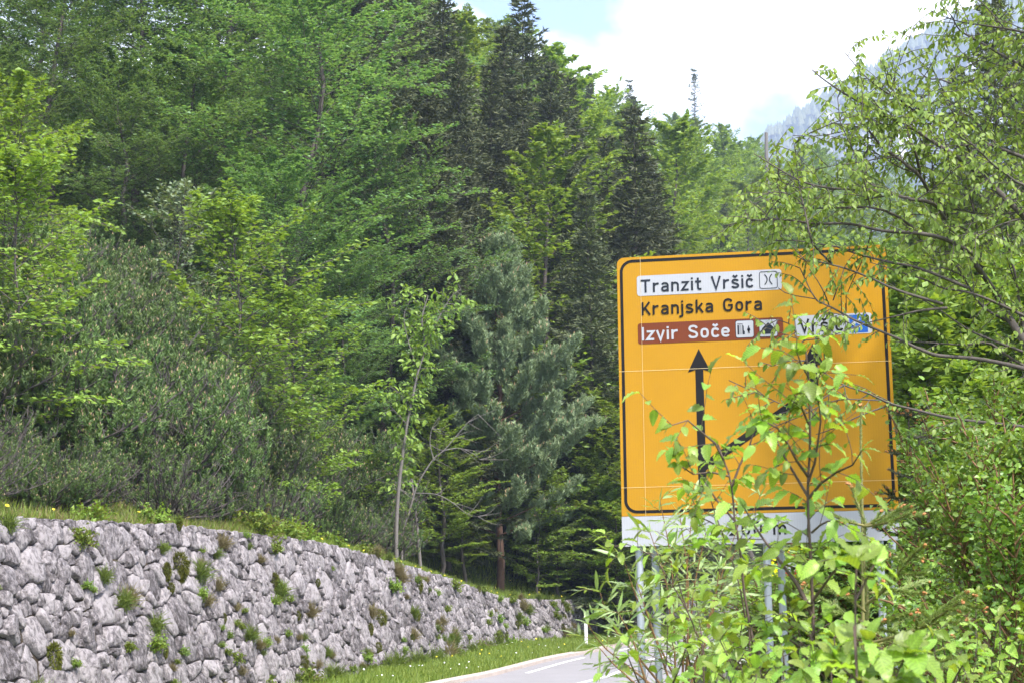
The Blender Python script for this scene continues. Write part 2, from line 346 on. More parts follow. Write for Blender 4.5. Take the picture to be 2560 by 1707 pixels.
# ------------------------------------------------------------------ dry stone retaining wall
m, t, b = base_mat('limestone'); b.inputs['Roughness'].default_value = 0.9; b.inputs['Specular IOR Level'].default_value = 0.2
tcn = t.nodes.new('ShaderNodeTexCoord'); mpn = t.nodes.new('ShaderNodeMapping'); mpn.inputs['Scale'].default_value = (1, 1, 0.75)
nA = t.nodes.new('ShaderNodeTexNoise'); nA.inputs['Scale'].default_value = 11; nA.inputs['Detail'].default_value = 9; nA.inputs['Roughness'].default_value = 0.72
nB = t.nodes.new('ShaderNodeTexNoise'); nB.inputs['Scale'].default_value = 2.2; nB.inputs['Detail'].default_value = 4
at_ = t.nodes.new('ShaderNodeAttribute'); at_.attribute_name = 'tint'
rA = t.nodes.new('ShaderNodeValToRGB'); e = rA.color_ramp.elements
e[0].position = 0.33; e[0].color = (0.055, 0.047, 0.047, 1); e[1].position = 0.60; e[1].color = (0.325, 0.295, 0.305, 1)
x_ = e.new(0.43); x_.color = (0.115, 0.102, 0.108, 1); x_ = e.new(0.50); x_.color = (0.195, 0.174, 0.182, 1)
m1 = t.nodes.new('ShaderNodeMath'); m1.operation = 'MULTIPLY_ADD'; m1.inputs[1].default_value = 0.17; m1.inputs[2].default_value = -0.075
m2 = t.nodes.new('ShaderNodeMath'); m2.operation = 'ADD'
m3 = t.nodes.new('ShaderNodeMath'); m3.operation = 'MULTIPLY_ADD'; m3.inputs[1].default_value = 0.22; m3.inputs[2].default_value = -0.11
m4 = t.nodes.new('ShaderNodeMath'); m4.operation = 'ADD'
bp = t.nodes.new('ShaderNodeBump'); bp.inputs['Strength'].default_value = 0.9; bp.inputs['Distance'].default_value = 0.06
t.links.new(tcn.outputs['Object'], mpn.inputs[0]); t.links.new(mpn.outputs[0], nA.inputs['Vector']); t.links.new(tcn.outputs['Object'], nB.inputs['Vector'])
t.links.new(at_.outputs['Fac'], m1.inputs[0]); t.links.new(nA.outputs['Fac'], m2.inputs[0]); t.links.new(m1.outputs[0], m2.inputs[1])
t.links.new(nB.outputs['Fac'], m3.inputs[0]); t.links.new(m2.outputs[0], m4.inputs[0]); t.links.new(m3.outputs[0], m4.inputs[1])
t.links.new(m4.outputs[0], rA.inputs[0]); t.links.new(rA.outputs[0], b.inputs['Base Color']); t.links.new(nA.outputs['Fac'], bp.inputs['Height']); t.links.new(bp.outputs[0], b.inputs['Normal'])

WI0, WI1 = idx_at_y(17), idx_at_y(160)
A0, A1 = ARC[WI0], ARC[WI1]
def wall_pt(a, v, depth):               # arc length, height, distance out of the face
    x = np.interp(a, ARC, FP[:, 0]); y = np.interp(a, ARC, FP[:, 1]); nx = np.interp(a, ARC, FN[:, 0]); ny = np.interp(a, ARC, FN[:, 1])
    o = BATTER * v - depth
    return np.stack([x + nx * o, y + ny * o, v + depth * 0.28], -1)
def wall_top(a): return np.interp(a, ARC, TZ)
wr = np.random.default_rng(5)
seeds, row = [], 0; v = -0.05
while v < 3.9:
    h = wr.uniform(0.23, 0.37); a = A0 + wr.uniform(0, 0.6)
    while a < A1:
        w = wr.choice([0.17, 0.26, 0.38, 0.66], p=[0.28, 0.35, 0.26, 0.11]) * wr.uniform(0.85, 1.15)
        if v + h * 0.5 < wall_top(a) + 0.1:
            seeds.append((a + w / 2 + wr.normal(0, 0.04), v + h / 2 + wr.normal(0, 0.085), (w * 0.5) ** 2 * wr.uniform(0.6, 1.3)))
        a += w
    v += h
S = np.array(seeds); order = np.argsort(S[:, 0]); S = S[order]
stones = []
for k in range(len(S)):
    p = S[k, :2]; top = wall_top(p[0])
    poly = np.array([(p[0] - 1.0, max(p[1] - 0.8, -0.1)), (p[0] + 1.0, max(p[1] - 0.8, -0.1)), (p[0] + 1.0, min(p[1] + 0.8, wall_top(p[0] + 0.3) + 0.05)), (p[0] - 1.0, min(p[1] + 0.8, wall_top(p[0] - 0.3) + 0.05))])
    lo = np.searchsorted(S[:, 0], p[0] - 1.15); hi = np.searchsorted(S[:, 0], p[0] + 1.15)
    for j in range(lo, hi):
        if j == k: continue
        d = S[j, :2] - p; L2 = d @ d
        if L2 > 1.5 or L2 < 1e-6: continue
        c = p + d * (0.5 + (S[k, 2] - S[j, 2]) * 0.5 / L2)
        sd = (poly - c) @ d
        if (sd <= 0).all(): continue
        new = []
        for q in range(len(poly)):
            a_, b_ = poly[q], poly[(q + 1) % len(poly)]; sa, sb = sd[q], sd[(q + 1) % len(poly)]
            if sa <= 0: new.append(a_)
            if sa * sb < 0: new.append(a_ + (b_ - a_) * sa / (sa - sb))
        poly = np.array(new)
        if len(poly) < 3: break
    if len(poly) < 3: continue
    ext = np.ptp(poly, axis=0)
    if ext.min() < 0.06: continue
    stones.append(poly)
def stone_mesh(poly, name):
    c = poly.mean(0)
    q = poly + wr.normal(0, 0.010, poly.shape)
    q = np.concatenate([np.stack([0.87 * q + 0.13 * np.roll(q, -1, 0), 0.13 * q + 0.87 * np.roll(q, -1, 0)], 1).reshape(-1, 2)])   # cut the corners
    ext = np.ptp(poly, axis=0).min()
    g = 1 - wr.uniform(0.008, 0.020) / max(ext * 0.5, 0.06)
    bu = wr.uniform(0.4, 1.2) * min(1.0, ext / 0.42)
    rings = [(g, -0.16), (g, 0.0), (g * 0.91, 0.042 * bu), (g * 0.58, 0.056 * bu)]
    n = len(q); V = []; tilt = wr.normal(0, 0.12, 2); pr = wr.uniform(-0.03, 0.04)
    for s, dep in rings:
        r = c + (q - c) * s
        dd = dep + ((r - c) @ tilt + pr) * (dep > -0.1) + wr.normal(0, 0.014, n) * (dep > 0.005)
        V.append(wall_pt(r[:, 0], r[:, 1], dd))
    V.append(wall_pt(np.array([c[0]]), np.array([c[1]]), np.array([rings[-1][1] + pr + wr.normal(0, 0.01)])))
    V = np.concatenate(V); T = []
    for k in range(3):
        for j in range(n):
            a, b2 = k * n + j, k * n + (j + 1) % n
            T += [(a, b2, b2 + n), (a, b2 + n, a + n)]
    for j in range(n): T.append((3 * n + j, 3 * n + (j + 1) % n, 4 * n))
    T = np.array(T)
    v0, v1, v2 = V[T[n * 6]]
    nrm = np.cross(v1 - v0, v2 - v0)
    if nrm[1] > 0: T = T[:, ::-1]
    return V, T, np.full(len(V), wr.random())
wall = thing('retaining_wall', 'long grey limestone retaining wall of rough stacked stones beside the road', 'wall')
built = []
for poly in stones:
    V, T, C = stone_mesh(poly, 'stone')
    d = np.linalg.norm(V.mean(0) - np.array([0, 0, EYE])); c = V.mean(0)
    u = (c - np.array([0, 0, EYE])) @ RT / ((c - np.array([0, 0, EYE])) @ FWD) * F + CX
    vv = CY - (c - np.array([0, 0, EYE])) @ UP / ((c - np.array([0, 0, EYE])) @ FWD) * F
    vis = (-40 < u < 2000) and (vv < 1740)
    built.append((np.ptp(poly[:, 0]) * np.ptp(poly[:, 1]) / d ** 2 * (1 if vis else 0), V, T, C))
built.sort(key=lambda r: -r[0])
for r in built[:295]:
    add('stone', mesh('stone', r[1], r[2], MAT['limestone'], r[3]), wall)
tag(add('stonework', mesh('stonework', *merge([r[1:] for r in built[295:]])[:2], MAT['limestone'], merge([r[1:] for r in built[295:]])[2]), wall), kind='stuff')
aa = np.arange(A0, A1, 0.5); bk = []
for vfr in (-0.1, 0.5, 1.0):
    bk.append(wall_pt(aa, vfr * wall_top(aa) if vfr > 0 else np.full(len(aa), -0.1), np.full(len(aa), -0.06)))
bkk = wall_pt(aa, wall_top(aa), np.full(len(aa), -0.5)); bk.append(bkk)
BK = np.array(bk)
add('joint_fill', grid_mesh('joint_fill', BK[..., 0], BK[..., 1], BK[..., 2], MAT['earth']), wall)
WALL_STONES = stones

# ------------------------------------------------------------------ far mountain
m, t, b = base_mat('mountain_rock'); b.inputs['Roughness'].default_value = 0.95; b.inputs['Specular IOR Level'].default_value = 0.1
geo = t.nodes.new('ShaderNodeNewGeometry'); sp = t.nodes.new('ShaderNodeSeparateXYZ'); tcn = t.nodes.new('ShaderNodeTexCoord')
nA = t.nodes.new('ShaderNodeTexNoise'); nA.inputs['Scale'].default_value = 0.007; nA.inputs['Detail'].default_value = 10; nA.inputs['Roughness'].default_value = 0.7
rA = t.nodes.new('ShaderNodeValToRGB'); e = rA.color_ramp.elements; e[0].position = 0.50; e[0].color = (0.045, 0.06, 0.03, 1); e[1].position = 0.60; e[1].color = (0.55, 0.53, 0.53, 1)
x_ = e.new(0.545); x_.color = (0.12, 0.12, 0.07, 1)
t.links.new(tcn.outputs['Object'], nA.inputs['Vector']); t.links.new(nA.outputs['Fac'], rA.inputs[0]); t.links.new(rA.outputs[0], b.inputs['Base Color'])
mr_ = np.random.default_rng(3)
DM = 1900.0
def ridge_z(px): return np.interp(px, [1500, 1700, 1900, 2000, 2090, 2150, 2230, 2330, 2420, 2560, 2800, 3200], [560, 480, 360, 296, 235, 200, 150, 90, 40, -30, -60, -40])
mu_ = np.linspace(1500, 3200, 150); mv = np.linspace(0, 1, 60)
MX = np.zeros((150, 60)); MY = MX.copy(); MZ = MX.copy()
for i, px in enumerate(mu_):
    topp = at(px, ridge_z(px) + 6 * sin(px * 0.11) + 5 * sin(px * 0.27 + 1), DM)
    for j, f in enumerate(mv):
        yy = DM - (1 - f) * 540
        nzv = float(smooth_noise(px * 1.0, f * 300, 34, 2)) * 52 + float(smooth_noise(px * 1.0, f * 300, 13, 6)) * 24
        MX[i, j] = topp[0] * (1 - 0.03 * (1 - f)); MY[i, j] = yy + nzv * (1 - f ** 6) ; MZ[i, j] = topp[2] * f ** 0.9
    # back slope closes below
MXb = np.concatenate([MX, MX[:, -1:] * 1.02], 1); MYb = np.concatenate([MY, MY[:, -1:] + 900], 1); MZb = np.concatenate([MZ, MZ[:, -1:] * 0.4], 1)
tag(add('mountain', grid_mesh('mountain', MXb, MYb, MZb, MAT['mountain_rock'])), kind='structure')
# conifers on the mountain: a far wood, one mass
n = 9000; ui = mr_.uniform(0, 148.9, n); vj = mr_.uniform(12, 58.9, n) ; vj[:1400] = 58.9
keep = smooth_noise(ui * 3.1, vj * 5.3, 9, 1) + mr_.normal(0, 0.4, n) > -0.25
keep[:1400] = True; ui, vj = ui[keep], vj[keep]
i0 = ui.astype(int); j0 = vj.astype(int); fu = ui - i0; fv = vj - j0
def bl(A): return (A[i0, j0] * (1 - fu) * (1 - fv) + A[i0 + 1, j0] * fu * (1 - fv) + A[i0, j0 + 1] * (1 - fu) * fv + A[i0 + 1, j0 + 1] * fu * fv)
pos = np.stack([bl(MX), bl(MY), bl(MZ) - 1], -1)
cone = []; ang = np.arange(6) * pi / 3
cv = np.concatenate([np.stack([np.cos(ang) * 0.26, np.sin(ang) * 0.26, np.full(6, 0.05)], -1), np.stack([np.cos(ang + .5) * 0.17, np.sin(ang + .5) * 0.17, np.full(6, 0.42)], -1), [[0, 0, 1]]])
ct = [(j, (j + 1) % 6, 12) for j in range(6)] + [(6 + j, 6 + (j + 1) % 6, 12) for j in range(6)]
fr = np.repeat(np.eye(3)[None], len(pos), 0)
V, T, C = scatter(cv, np.array(ct), pos, fr, mr_.uniform(8, 16, len(pos)))
tag(add('mountain_forest', mesh('mountain_forest', V, T, MAT['spruce_needle'], C), None), 'dark conifer wood scattered over the far blue mountain slope', 'forest', kind='stuff')
# ------------------------------------------------------------------ foliage generators
LEAF4 = (np.array([(0, 0, 0), (0.42, 0.30, 0.05), (1, 0, -0.14), (0.42, -0.30, 0.05)]), np.array([(0, 2, 1), (0, 3, 2)]))
LEAF6 = (np.array([(0, 0, 0), (0.28, 0.24, 0.05), (0.66, 0.23, 0.0), (1, 0, -0.22), (0.66, -0.23, 0.0), (0.28, -0.24, 0.05), (0.45, 0, -0.03)]),
         np.array([(0, 6, 1), (1, 6, 2), (2, 6, 3), (3, 6, 4), (4, 6, 5), (5, 6, 0)]))
SPIKE = (np.array([(0, 0.5, 0), (0, -0.5, 0), (1, 0, 0)]), np.array([(0, 1, 2)]))
def az_dir(az, el): return np.stack([np.cos(az) * np.cos(el), np.sin(az) * np.cos(el), np.sin(el)], -1)
def grow(start, d0, L, n, bend, r):      # batch of curved shoots: start (B,3), d0 (B,3), L (B,), bend: change of z per step
    B = len(start); P = np.zeros((B, n, 3)); P[:, 0] = start; d = unit(d0.copy())
    for k in range(1, n):
        P[:, k] = P[:, k - 1] + d * (L / (n - 1))[:, None]
        d = d + r.normal(0, 0.10, (B, 3)); d[:, 2] += bend if np.isscalar(bend) else bend
        d = unit(d)
    return P
def sample_on(P, u):                    # P (B,n,3), u (B,k) in 0..1 -> points, tangents (B,k,3)
    n = P.shape[1]; x = np.clip(u, 0, 0.9999) * (n - 1); i = x.astype(int); f = (x - i)[..., None]
    b = np.arange(len(P))[:, None]
    a, c = P[b, i], P[b, i + 1]
    return a + (c - a) * f, unit(c - a)
def lateral(tan, r, sign, ang, lift=0.1):
    side = unit(np.cross(tan, np.array([0, 0, 1.0])))
    return unit(tan * np.cos(ang)[..., None] + side * (sign * np.sin(ang))[..., None] + np.array([0, 0, 1.0]) * lift)

def deciduous(seed, H, R, n_limb, el0, el1, low, twigs, leaves, lsize, leaf, shape=0.9, droop=-0.05, tmpl=LEAF4, normal_jit=0.35, hang=0.1, trunk_r=None, fill=1.0):
    r = np.random.default_rng(seed)
    zt = np.linspace(0, 1, 10); tr = np.stack([np.cumsum(r.normal(0, 0.012, 10)) * H, np.cumsum(r.normal(0, 0.012, 10)) * H, zt * H * 0.97], -1); tr[0, :2] = 0
    r0 = trunk_r or H * 0.013
    woods = [tubes(tr, r0 * (1 - 0.93 * zt), 7)]
    h = low + (0.985 - low) * (np.arange(n_limb) + r.random(n_limb)) / n_limb
    az = np.arange(n_limb) * 2.39996 + r.normal(0, 0.3, n_limb)
    prof = np.clip(np.sin(np.pi * np.clip((h - low) / (1 - low) * 0.78 + 0.17, 0, 1)) ** shape, 0.16, 1)
    L = R * prof * r.uniform(0.75, 1.15, n_limb); el = radians(el0) + (radians(el1) - radians(el0)) * h + r.normal(0, 0.12, n_limb)
    st = np.stack([np.interp(h, zt * 0.97, tr[:, k]) for k in range(3)], -1); st[:, 2] = h * H * 0.97
    limbs = grow(st, az_dir(az, el), L, 8, droop, r)
    woods.append(tubes(limbs, (0.006 + 0.011 * L / max(R, 1) * H / 15)[:, None] * np.linspace(1, 0.2, 8)[None], 4))
    k = twigs
    u = np.linspace(0.16, 1.0, k)[None] + r.normal(0, 0.02, (n_limb, k)); pt, tn = sample_on(limbs, u)
    sg = np.where(np.arange(k) % 2 == 0, 1.0, -1.0)[None].repeat(n_limb, 0)
    d = lateral(tn, r, sg, r.uniform(0.5, 1.15, (n_limb, k)), 0.12); d[:, -1] = tn[:, -1]
    tl = (L[:, None] * (0.14 + 0.26 * (1 - np.clip(u, 0, 1))) * r.uniform(0.6, 1.3, (n_limb, k))).reshape(-1)
    tw = grow(pt.reshape(-1, 3), d.reshape(-1, 3), tl, 4, droop * 0.8, r)
    woods.append(tubes(tw, np.tile(np.array([0.009, 0.007, 0.005, 0.003]), (len(tw), 1)), 3))
    q = leaves
    u2 = np.linspace(0.1, 1.0, q)[None] + r.normal(0, 0.04, (len(tw), q)); lp, lt = sample_on(tw, u2)
    sg2 = np.where(np.arange(q) % 2 == 0, 1.0, -1.0)[None].repeat(len(tw), 0)
    ld = lateral(lt, r, sg2, r.uniform(0.5, 1.2, (len(tw), q)), -hang) + r.normal(0, 0.15, (len(tw), q, 3))
    ld = ld.reshape(-1, 3); lp = lp.reshape(-1, 3) + r.normal(0, 0.035, (len(ld), 3))
    if fill < 1: kk = r.random(len(lp)) < fill; lp, ld = lp[kk], ld[kk]
    nr = np.array([0, 0, 1.0]) + r.normal(0, normal_jit, (len(lp), 3))
    lv = scatter(*tmpl, lp, frames(ld, nr), lsize * r.uniform(0.7, 1.25, len(lp)), np.clip(r.normal(0.5, 0.28, len(lp)), 0, 1))
    return merge(woods), lv

def conifer(seed, H, R, step=0.45, per=6, droop=0.0, spike=0.2, low=0.06, twig_gap=0.2, nsp=4, width=0.045, sag=-0.25, ragged=0.25):
    r = np.random.default_rng(seed); zt = np.linspace(0, 1, 9)
    tr = np.stack([np.cumsum(r.normal(0, 0.002, 9)) * H, np.cumsum(r.normal(0, 0.002, 9)) * H, zt * H], -1)
    woods = [tubes(tr, np.maximum(0.012, H * 0.0095 * (1 - zt)), 6)]; leaves = []
    zz = np.arange(low * H, H * 0.985, step); P0, D0, LL = [], [], []
    for z in zz:
        f = z / H; a0 = r.random() * 6.28; nb = per if f < 0.9 else 4
        for k in range(nb):
            L = (R * (1 - f) ** 0.85 * (0.62 + 0.38 * min(1, f / 0.15)) + 0.18) * r.uniform(1 - ragged * 1.6, 1 + ragged * 0.5)
            P0.append((np.interp(z, tr[:, 2], tr[:, 0]), np.interp(z, tr[:, 2], tr[:, 1]), z + r.normal(0, 0.08)))
            D0.append(az_dir(np.array(a0 + k * 6.283 / nb + r.normal(0, 0.2)), np.array(radians(38) * f ** 1.5 + sag * (1 - f) + r.normal(0, 0.1)))); LL.append(L)
    P0 = np.array(P0); D0 = np.array(D0); LL = np.array(LL)
    br = grow(P0, D0, LL, 6, 0.035 + droop, r)
    woods.append(tubes(br, (0.008 + 0.012 * LL / R)[:, None] * np.linspace(1, 0.25, 6)[None], 3))
    for b in range(len(br)):
        n = max(3, int(LL[b] / twig_gap))
        u = np.linspace(0.12, 1, n)[None]; pt, tn = sample_on(br[b:b + 1], u)
        for sg in (1.0, -1.0):
            s = np.full((1, n), sg); d = lateral(tn, r, s, r.uniform(0.6, 1.1, (1, n)), -0.12)
            tl = np.minimum(LL[b] * 0.42 * (1.05 - u[0]) + 0.14, 0.8) * r.uniform(0.6, 1.2, n)
            v = np.linspace(0.15, 1, nsp)[None]
            p = pt[0][:, None] + d[0][:, None] * (tl[:, None] * v)[..., None]; p = p.reshape(-1, 3); p[:, 2] -= 0.05 * np.tile(v[0], n)
            dd = np.repeat(d[0], nsp, 0) + r.normal(0, 0.45, (len(p), 3)); leaves.append((p, dd))
        p = pt[0]; leaves.append((p, tn[0] + r.normal(0, 0.4, p.shape)))
    p = np.concatenate([a for a, _ in leaves]); d = np.concatenate([b for _, b in leaves])
    tv = SPIKE[0] * np.array([1, width / spike * 2.2, 1])
    lv = scatter(tv, SPIKE[1], p, frames(d, r.normal(0, 1, (len(p), 3)) + np.array([0, 0, 0.6])), spike * r.uniform(0.7, 1.4, len(p)), np.clip(r.normal(0.45, 0.3, len(p)), 0, 1))
    return merge(woods), lv

def tufts(pos, axis, r, n=22, nl=0.085, length=0.19, w=0.024, spread=0.85):
    """brushes of needles round shoot tips"""
    N = len(pos); axis = unit(axis)
    s = r.random((N, n)) ** 0.8; base = pos[:, None] - axis[:, None] * ((1 - s) * length)[..., None]
    rnd = r.normal(0, 1, (N, n, 3)); side = unit(rnd - np.sum(rnd * axis[:, None], -1, keepdims=True) * axis[:, None])
    d = axis[:, None] * r.uniform(0.55, 1.0, (N, n))[..., None] + side * spread
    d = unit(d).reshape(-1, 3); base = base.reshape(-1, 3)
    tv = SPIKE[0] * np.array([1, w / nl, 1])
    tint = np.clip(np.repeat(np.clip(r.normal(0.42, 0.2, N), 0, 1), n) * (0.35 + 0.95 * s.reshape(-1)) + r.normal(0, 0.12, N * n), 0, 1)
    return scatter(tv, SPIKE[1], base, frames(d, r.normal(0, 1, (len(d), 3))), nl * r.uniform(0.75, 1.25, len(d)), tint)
def candles(pos, axis, r, h=0.06, w=0.012):
    N = len(pos); a = unit(axis); P = np.stack([pos, pos + a * h * 0.6, pos + a * h], 1)
    return tubes(P, np.tile(np.array([w, w * 0.8, 0.001]), (N, 1)), 4)
def mugo(seed, R, H, n_stem, per, fill=1.0, needles=32):
    r = np.random.default_rng(seed)
    az = r.random(n_stem) * 6.283; el = r.uniform(0.05, 1.2, n_stem)
    st = np.stack([r.normal(0, R * 0.16, n_stem), r.normal(0, R * 0.16, n_stem), np.zeros(n_stem)], -1)
    L = R * (1.15 - 0.25 * el) * r.uniform(0.7, 1.1, n_stem) * (0.55 + 0.45 * np.cos(el)) + H * 0.55 * np.sin(el)
    stems = grow(st, az_dir(az, el * 0.6), L, 7, 0.11, r)
    woods = [tubes(stems, np.linspace(0.035, 0.010, 7)[None].repeat(n_stem, 0), 5)]
    u = r.uniform(0.30, 1.0, (n_stem, per)); pt, tn = sample_on(stems, u)
    d = unit(tn * 0.45 + r.normal(0, 0.55, tn.shape) + np.array([0, 0, 0.5])).reshape(-1, 3); pt = pt.reshape(-1, 3)
    tl = r.uniform(0.18, 0.5, len(pt)); tw = grow(pt, d, tl, 4, 0.12, r)
    woods.append(tubes(tw, np.tile(np.array([0.010, 0.008, 0.006, 0.005]), (len(tw), 1)), 3))
    tip = tw[:, -1]; ax = unit(tw[:, -1] - tw[:, -2] + np.array([0, 0, 0.35]))
    kk = r.random(len(tip)) < fill; tip, ax = tip[kk], ax[kk]
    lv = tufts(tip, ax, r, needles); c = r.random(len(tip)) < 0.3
    return merge(woods), lv, candles(tip[c], ax[c], r)
def scots_pine(seed, H, R):
    r = np.random.default_rng(seed); zt = np.linspace(0, 1, 12)
    tr = np.stack([np.cumsum(r.normal(0, 0.004, 12)) * H, np.cumsum(r.normal(0, 0.004, 12)) * H, zt * H], -1); tr[0, :2] = 0
    woods = [tubes(tr, np.maximum(0.015, H * 0.0115 * (1 - zt ** 1.2)), 8)]
    P0, D0, LL = [], [], []
    for z in np.arange(0.16 * H, H * 0.985, 0.48):
        f = z / H; a0 = r.random() * 6.28; nb = 4 if f < 0.3 else 6
        for k in range(nb):
            L = (R * min(1, (1 - f) * 1.55) ** 0.85 * (0.75 if f < 0.3 else 1) + 0.12) * r.uniform(0.6, 1.12)
            P0.append((np.interp(z, tr[:, 2], tr[:, 0]), np.interp(z, tr[:, 2], tr[:, 1]), z)); LL.append(L)
            D0.append(az_dir(np.array(a0 + k * 6.283 / nb + r.normal(0, 0.25)), np.array(radians(8 + 38 * f) + r.normal(0, 0.12))))
    P0, D0, LL = np.array(P0), np.array(D0), np.array(LL)
    br = grow(P0, D0, LL, 7, 0.04, r)
    woods.append(tubes(br, (0.012 + 0.018 * LL / R)[:, None] * np.linspace(1, 0.3, 7)[None], 4))
    tips, axs = [], []
    for b in range(len(br)):
        n = max(3, int(LL[b] * 7)); u = r.uniform(0.30, 1, (1, n)); u[0, 0] = 1; pt, tn = sample_on(br[b:b + 1], u)
        sg = np.where(r.random((1, n)) < .5, 1.0, -1.0); d = lateral(tn, r, sg, r.uniform(0.3, 1.0, (1, n)), 0.35)
        for q in range(5):
            l = (0.16 + 0.55 * (1 - u[0]) * min(1, LL[b] / 2)) * r.uniform(0.3, 1.2, n)
            e = pt[0] + d[0] * l[:, None] + r.normal(0, 0.09, (n, 3)); tips.append(e); axs.append(unit(d[0] * 0.6 + np.array([0, 0, 0.8]) + r.normal(0, 0.2, (n, 3))))
    tips.append(tr[-1:] + [[0, 0, 0.1]]); axs.append(np.array([[0, 0, 1.0]]))
    tips = np.concatenate(tips); axs = np.concatenate(axs)
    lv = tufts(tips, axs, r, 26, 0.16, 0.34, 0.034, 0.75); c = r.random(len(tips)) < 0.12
    return merge(woods), lv, candles(tips[c], axs[c], r, 0.13, 0.022)

# ------------------------------------------------------------------ prototypes (mesh data shared by all copies)
PROTO = {}
def proto(key, PH, gen, leafmat, barkmat, names=('trunk', 'crown'), **kw):
    g = gen(**kw); w, lv = g[0], g[1]
    d = [(names[0], mesh(key + '_wood', w[0], w[1], MAT[barkmat], smooth=True)), (names[1], mesh(key + '_leaves', lv[0], lv[1], MAT[leafmat], lv[2]))]
    if len(g) > 2: d.append(('shoot_tips', mesh(key + '_tips', g[2][0], g[2][1], MAT['pine_candle'])))
    PROTO[key] = (PH, d)
def plant(key, name, label, cat, loc, height=None, rotz=None, group=None, squash=1.0):
    H, d = PROTO[key]; s = (height / H) if height else 1.0
    o = thing(name, label, cat, loc, random.uniform(0, 6.28) if rotz is None else rotz, (s * squash, s * squash, s), group)
    for nm, me in d:
        c = add(nm, me, o)
        if nm == 'shoot_tips': tag(c, kind='stuff')
    return o
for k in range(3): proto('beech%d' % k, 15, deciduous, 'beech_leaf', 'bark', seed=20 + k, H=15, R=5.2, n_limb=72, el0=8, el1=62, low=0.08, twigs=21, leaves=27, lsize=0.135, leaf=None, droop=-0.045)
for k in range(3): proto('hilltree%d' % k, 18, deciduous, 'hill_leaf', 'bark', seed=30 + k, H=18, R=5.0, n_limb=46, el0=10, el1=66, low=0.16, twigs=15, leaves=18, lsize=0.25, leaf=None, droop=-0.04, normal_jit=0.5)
for k in range(3): proto('spruce%d' % k, 24, conifer, 'spruce_needle', 'bark', seed=40 + k, H=24, R=4.5 - 0.4 * k, step=0.46, per=7, spike=0.25, twig_gap=0.22, nsp=7, width=0.036, ragged=0.38)
proto('thinspruce', 20, conifer, 'spruce_needle', 'bark', seed=47, H=20, R=2.2, step=0.36, per=3, spike=0.22, twig_gap=0.26, nsp=3, width=0.035, ragged=0.62, low=0.25)
for k in range(2): proto('youngspruce%d' % k, 7, conifer, 'spruce_needle', 'bark', seed=50 + k, H=7, R=1.9, step=0.30, per=6, spike=0.15, twig_gap=0.16, nsp=4, width=0.03, low=0.04, sag=-0.05)
for k in range(2): proto('lime%d' % k, 6, deciduous, 'lime_leaf', 'grey_twig', seed=60 + k, H=6, R=2.3, n_limb=36, el0=10, el1=70, low=0.10, twigs=13, leaves=15, lsize=0.115, leaf=None, normal_jit=0.6, hang=0.25, trunk_r=0.04, fill=0.9)
proto('sallow', 4, deciduous, 'sallow_leaf', 'grey_twig', seed=66, H=4, R=1.5, n_limb=22, el0=40, el1=75, low=0.2, twigs=9, leaves=14, lsize=0.085, leaf=None, normal_jit=0.8, trunk_r=0.04)
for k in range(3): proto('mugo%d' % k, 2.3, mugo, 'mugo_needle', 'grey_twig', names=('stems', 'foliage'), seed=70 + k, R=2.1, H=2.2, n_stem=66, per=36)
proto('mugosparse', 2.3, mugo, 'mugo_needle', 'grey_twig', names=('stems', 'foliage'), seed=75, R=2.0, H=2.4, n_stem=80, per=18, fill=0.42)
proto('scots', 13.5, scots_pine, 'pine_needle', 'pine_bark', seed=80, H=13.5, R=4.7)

# ------------------------------------------------------------------ the wooded slope
def stand(key, px, Y, top_py, name, label, cat='tree', group=None, squash=1.0, hmin=None, base_py=None):
    x = at(px, 1458, Y)[0]; z = terrain(x, Y); top = at(px, top_py, Y)[2]
    h = top - z
    if hmin: h = max(h, hmin)
    return plant(key, name, label, cat, (x, Y, z - 0.1), h, group=group, squash=squash)
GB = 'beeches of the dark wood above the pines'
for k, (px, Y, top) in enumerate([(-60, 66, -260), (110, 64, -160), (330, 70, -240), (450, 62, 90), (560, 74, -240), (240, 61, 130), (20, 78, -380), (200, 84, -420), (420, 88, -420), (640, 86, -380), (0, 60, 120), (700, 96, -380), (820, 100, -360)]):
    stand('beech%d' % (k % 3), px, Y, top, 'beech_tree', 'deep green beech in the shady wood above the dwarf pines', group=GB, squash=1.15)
for k, (px, Y, top, lab) in enumerate([(745, 66, -110, 'tall feathery pale green beech leaning out beside the dark spruces'),
        (905, 68, 240, 'beech with light layered sprays in front of the tall dark spruces'),
        (680, 60, 400, 'dark low-branched beech behind the yellow-green maple'),
        (850, 62, 560, 'spreading deep green beech behind the slender lime-green sapling'),
        (890, 70, 640, 'low beech with yellowish tips left of the blue-green pine')]):
    stand('beech%d' % ((k + 1) % 3), px, Y, top, 'beech_tree', lab, squash=(1.1, 0.85, 1.15, 0.85, 0.7)[k])
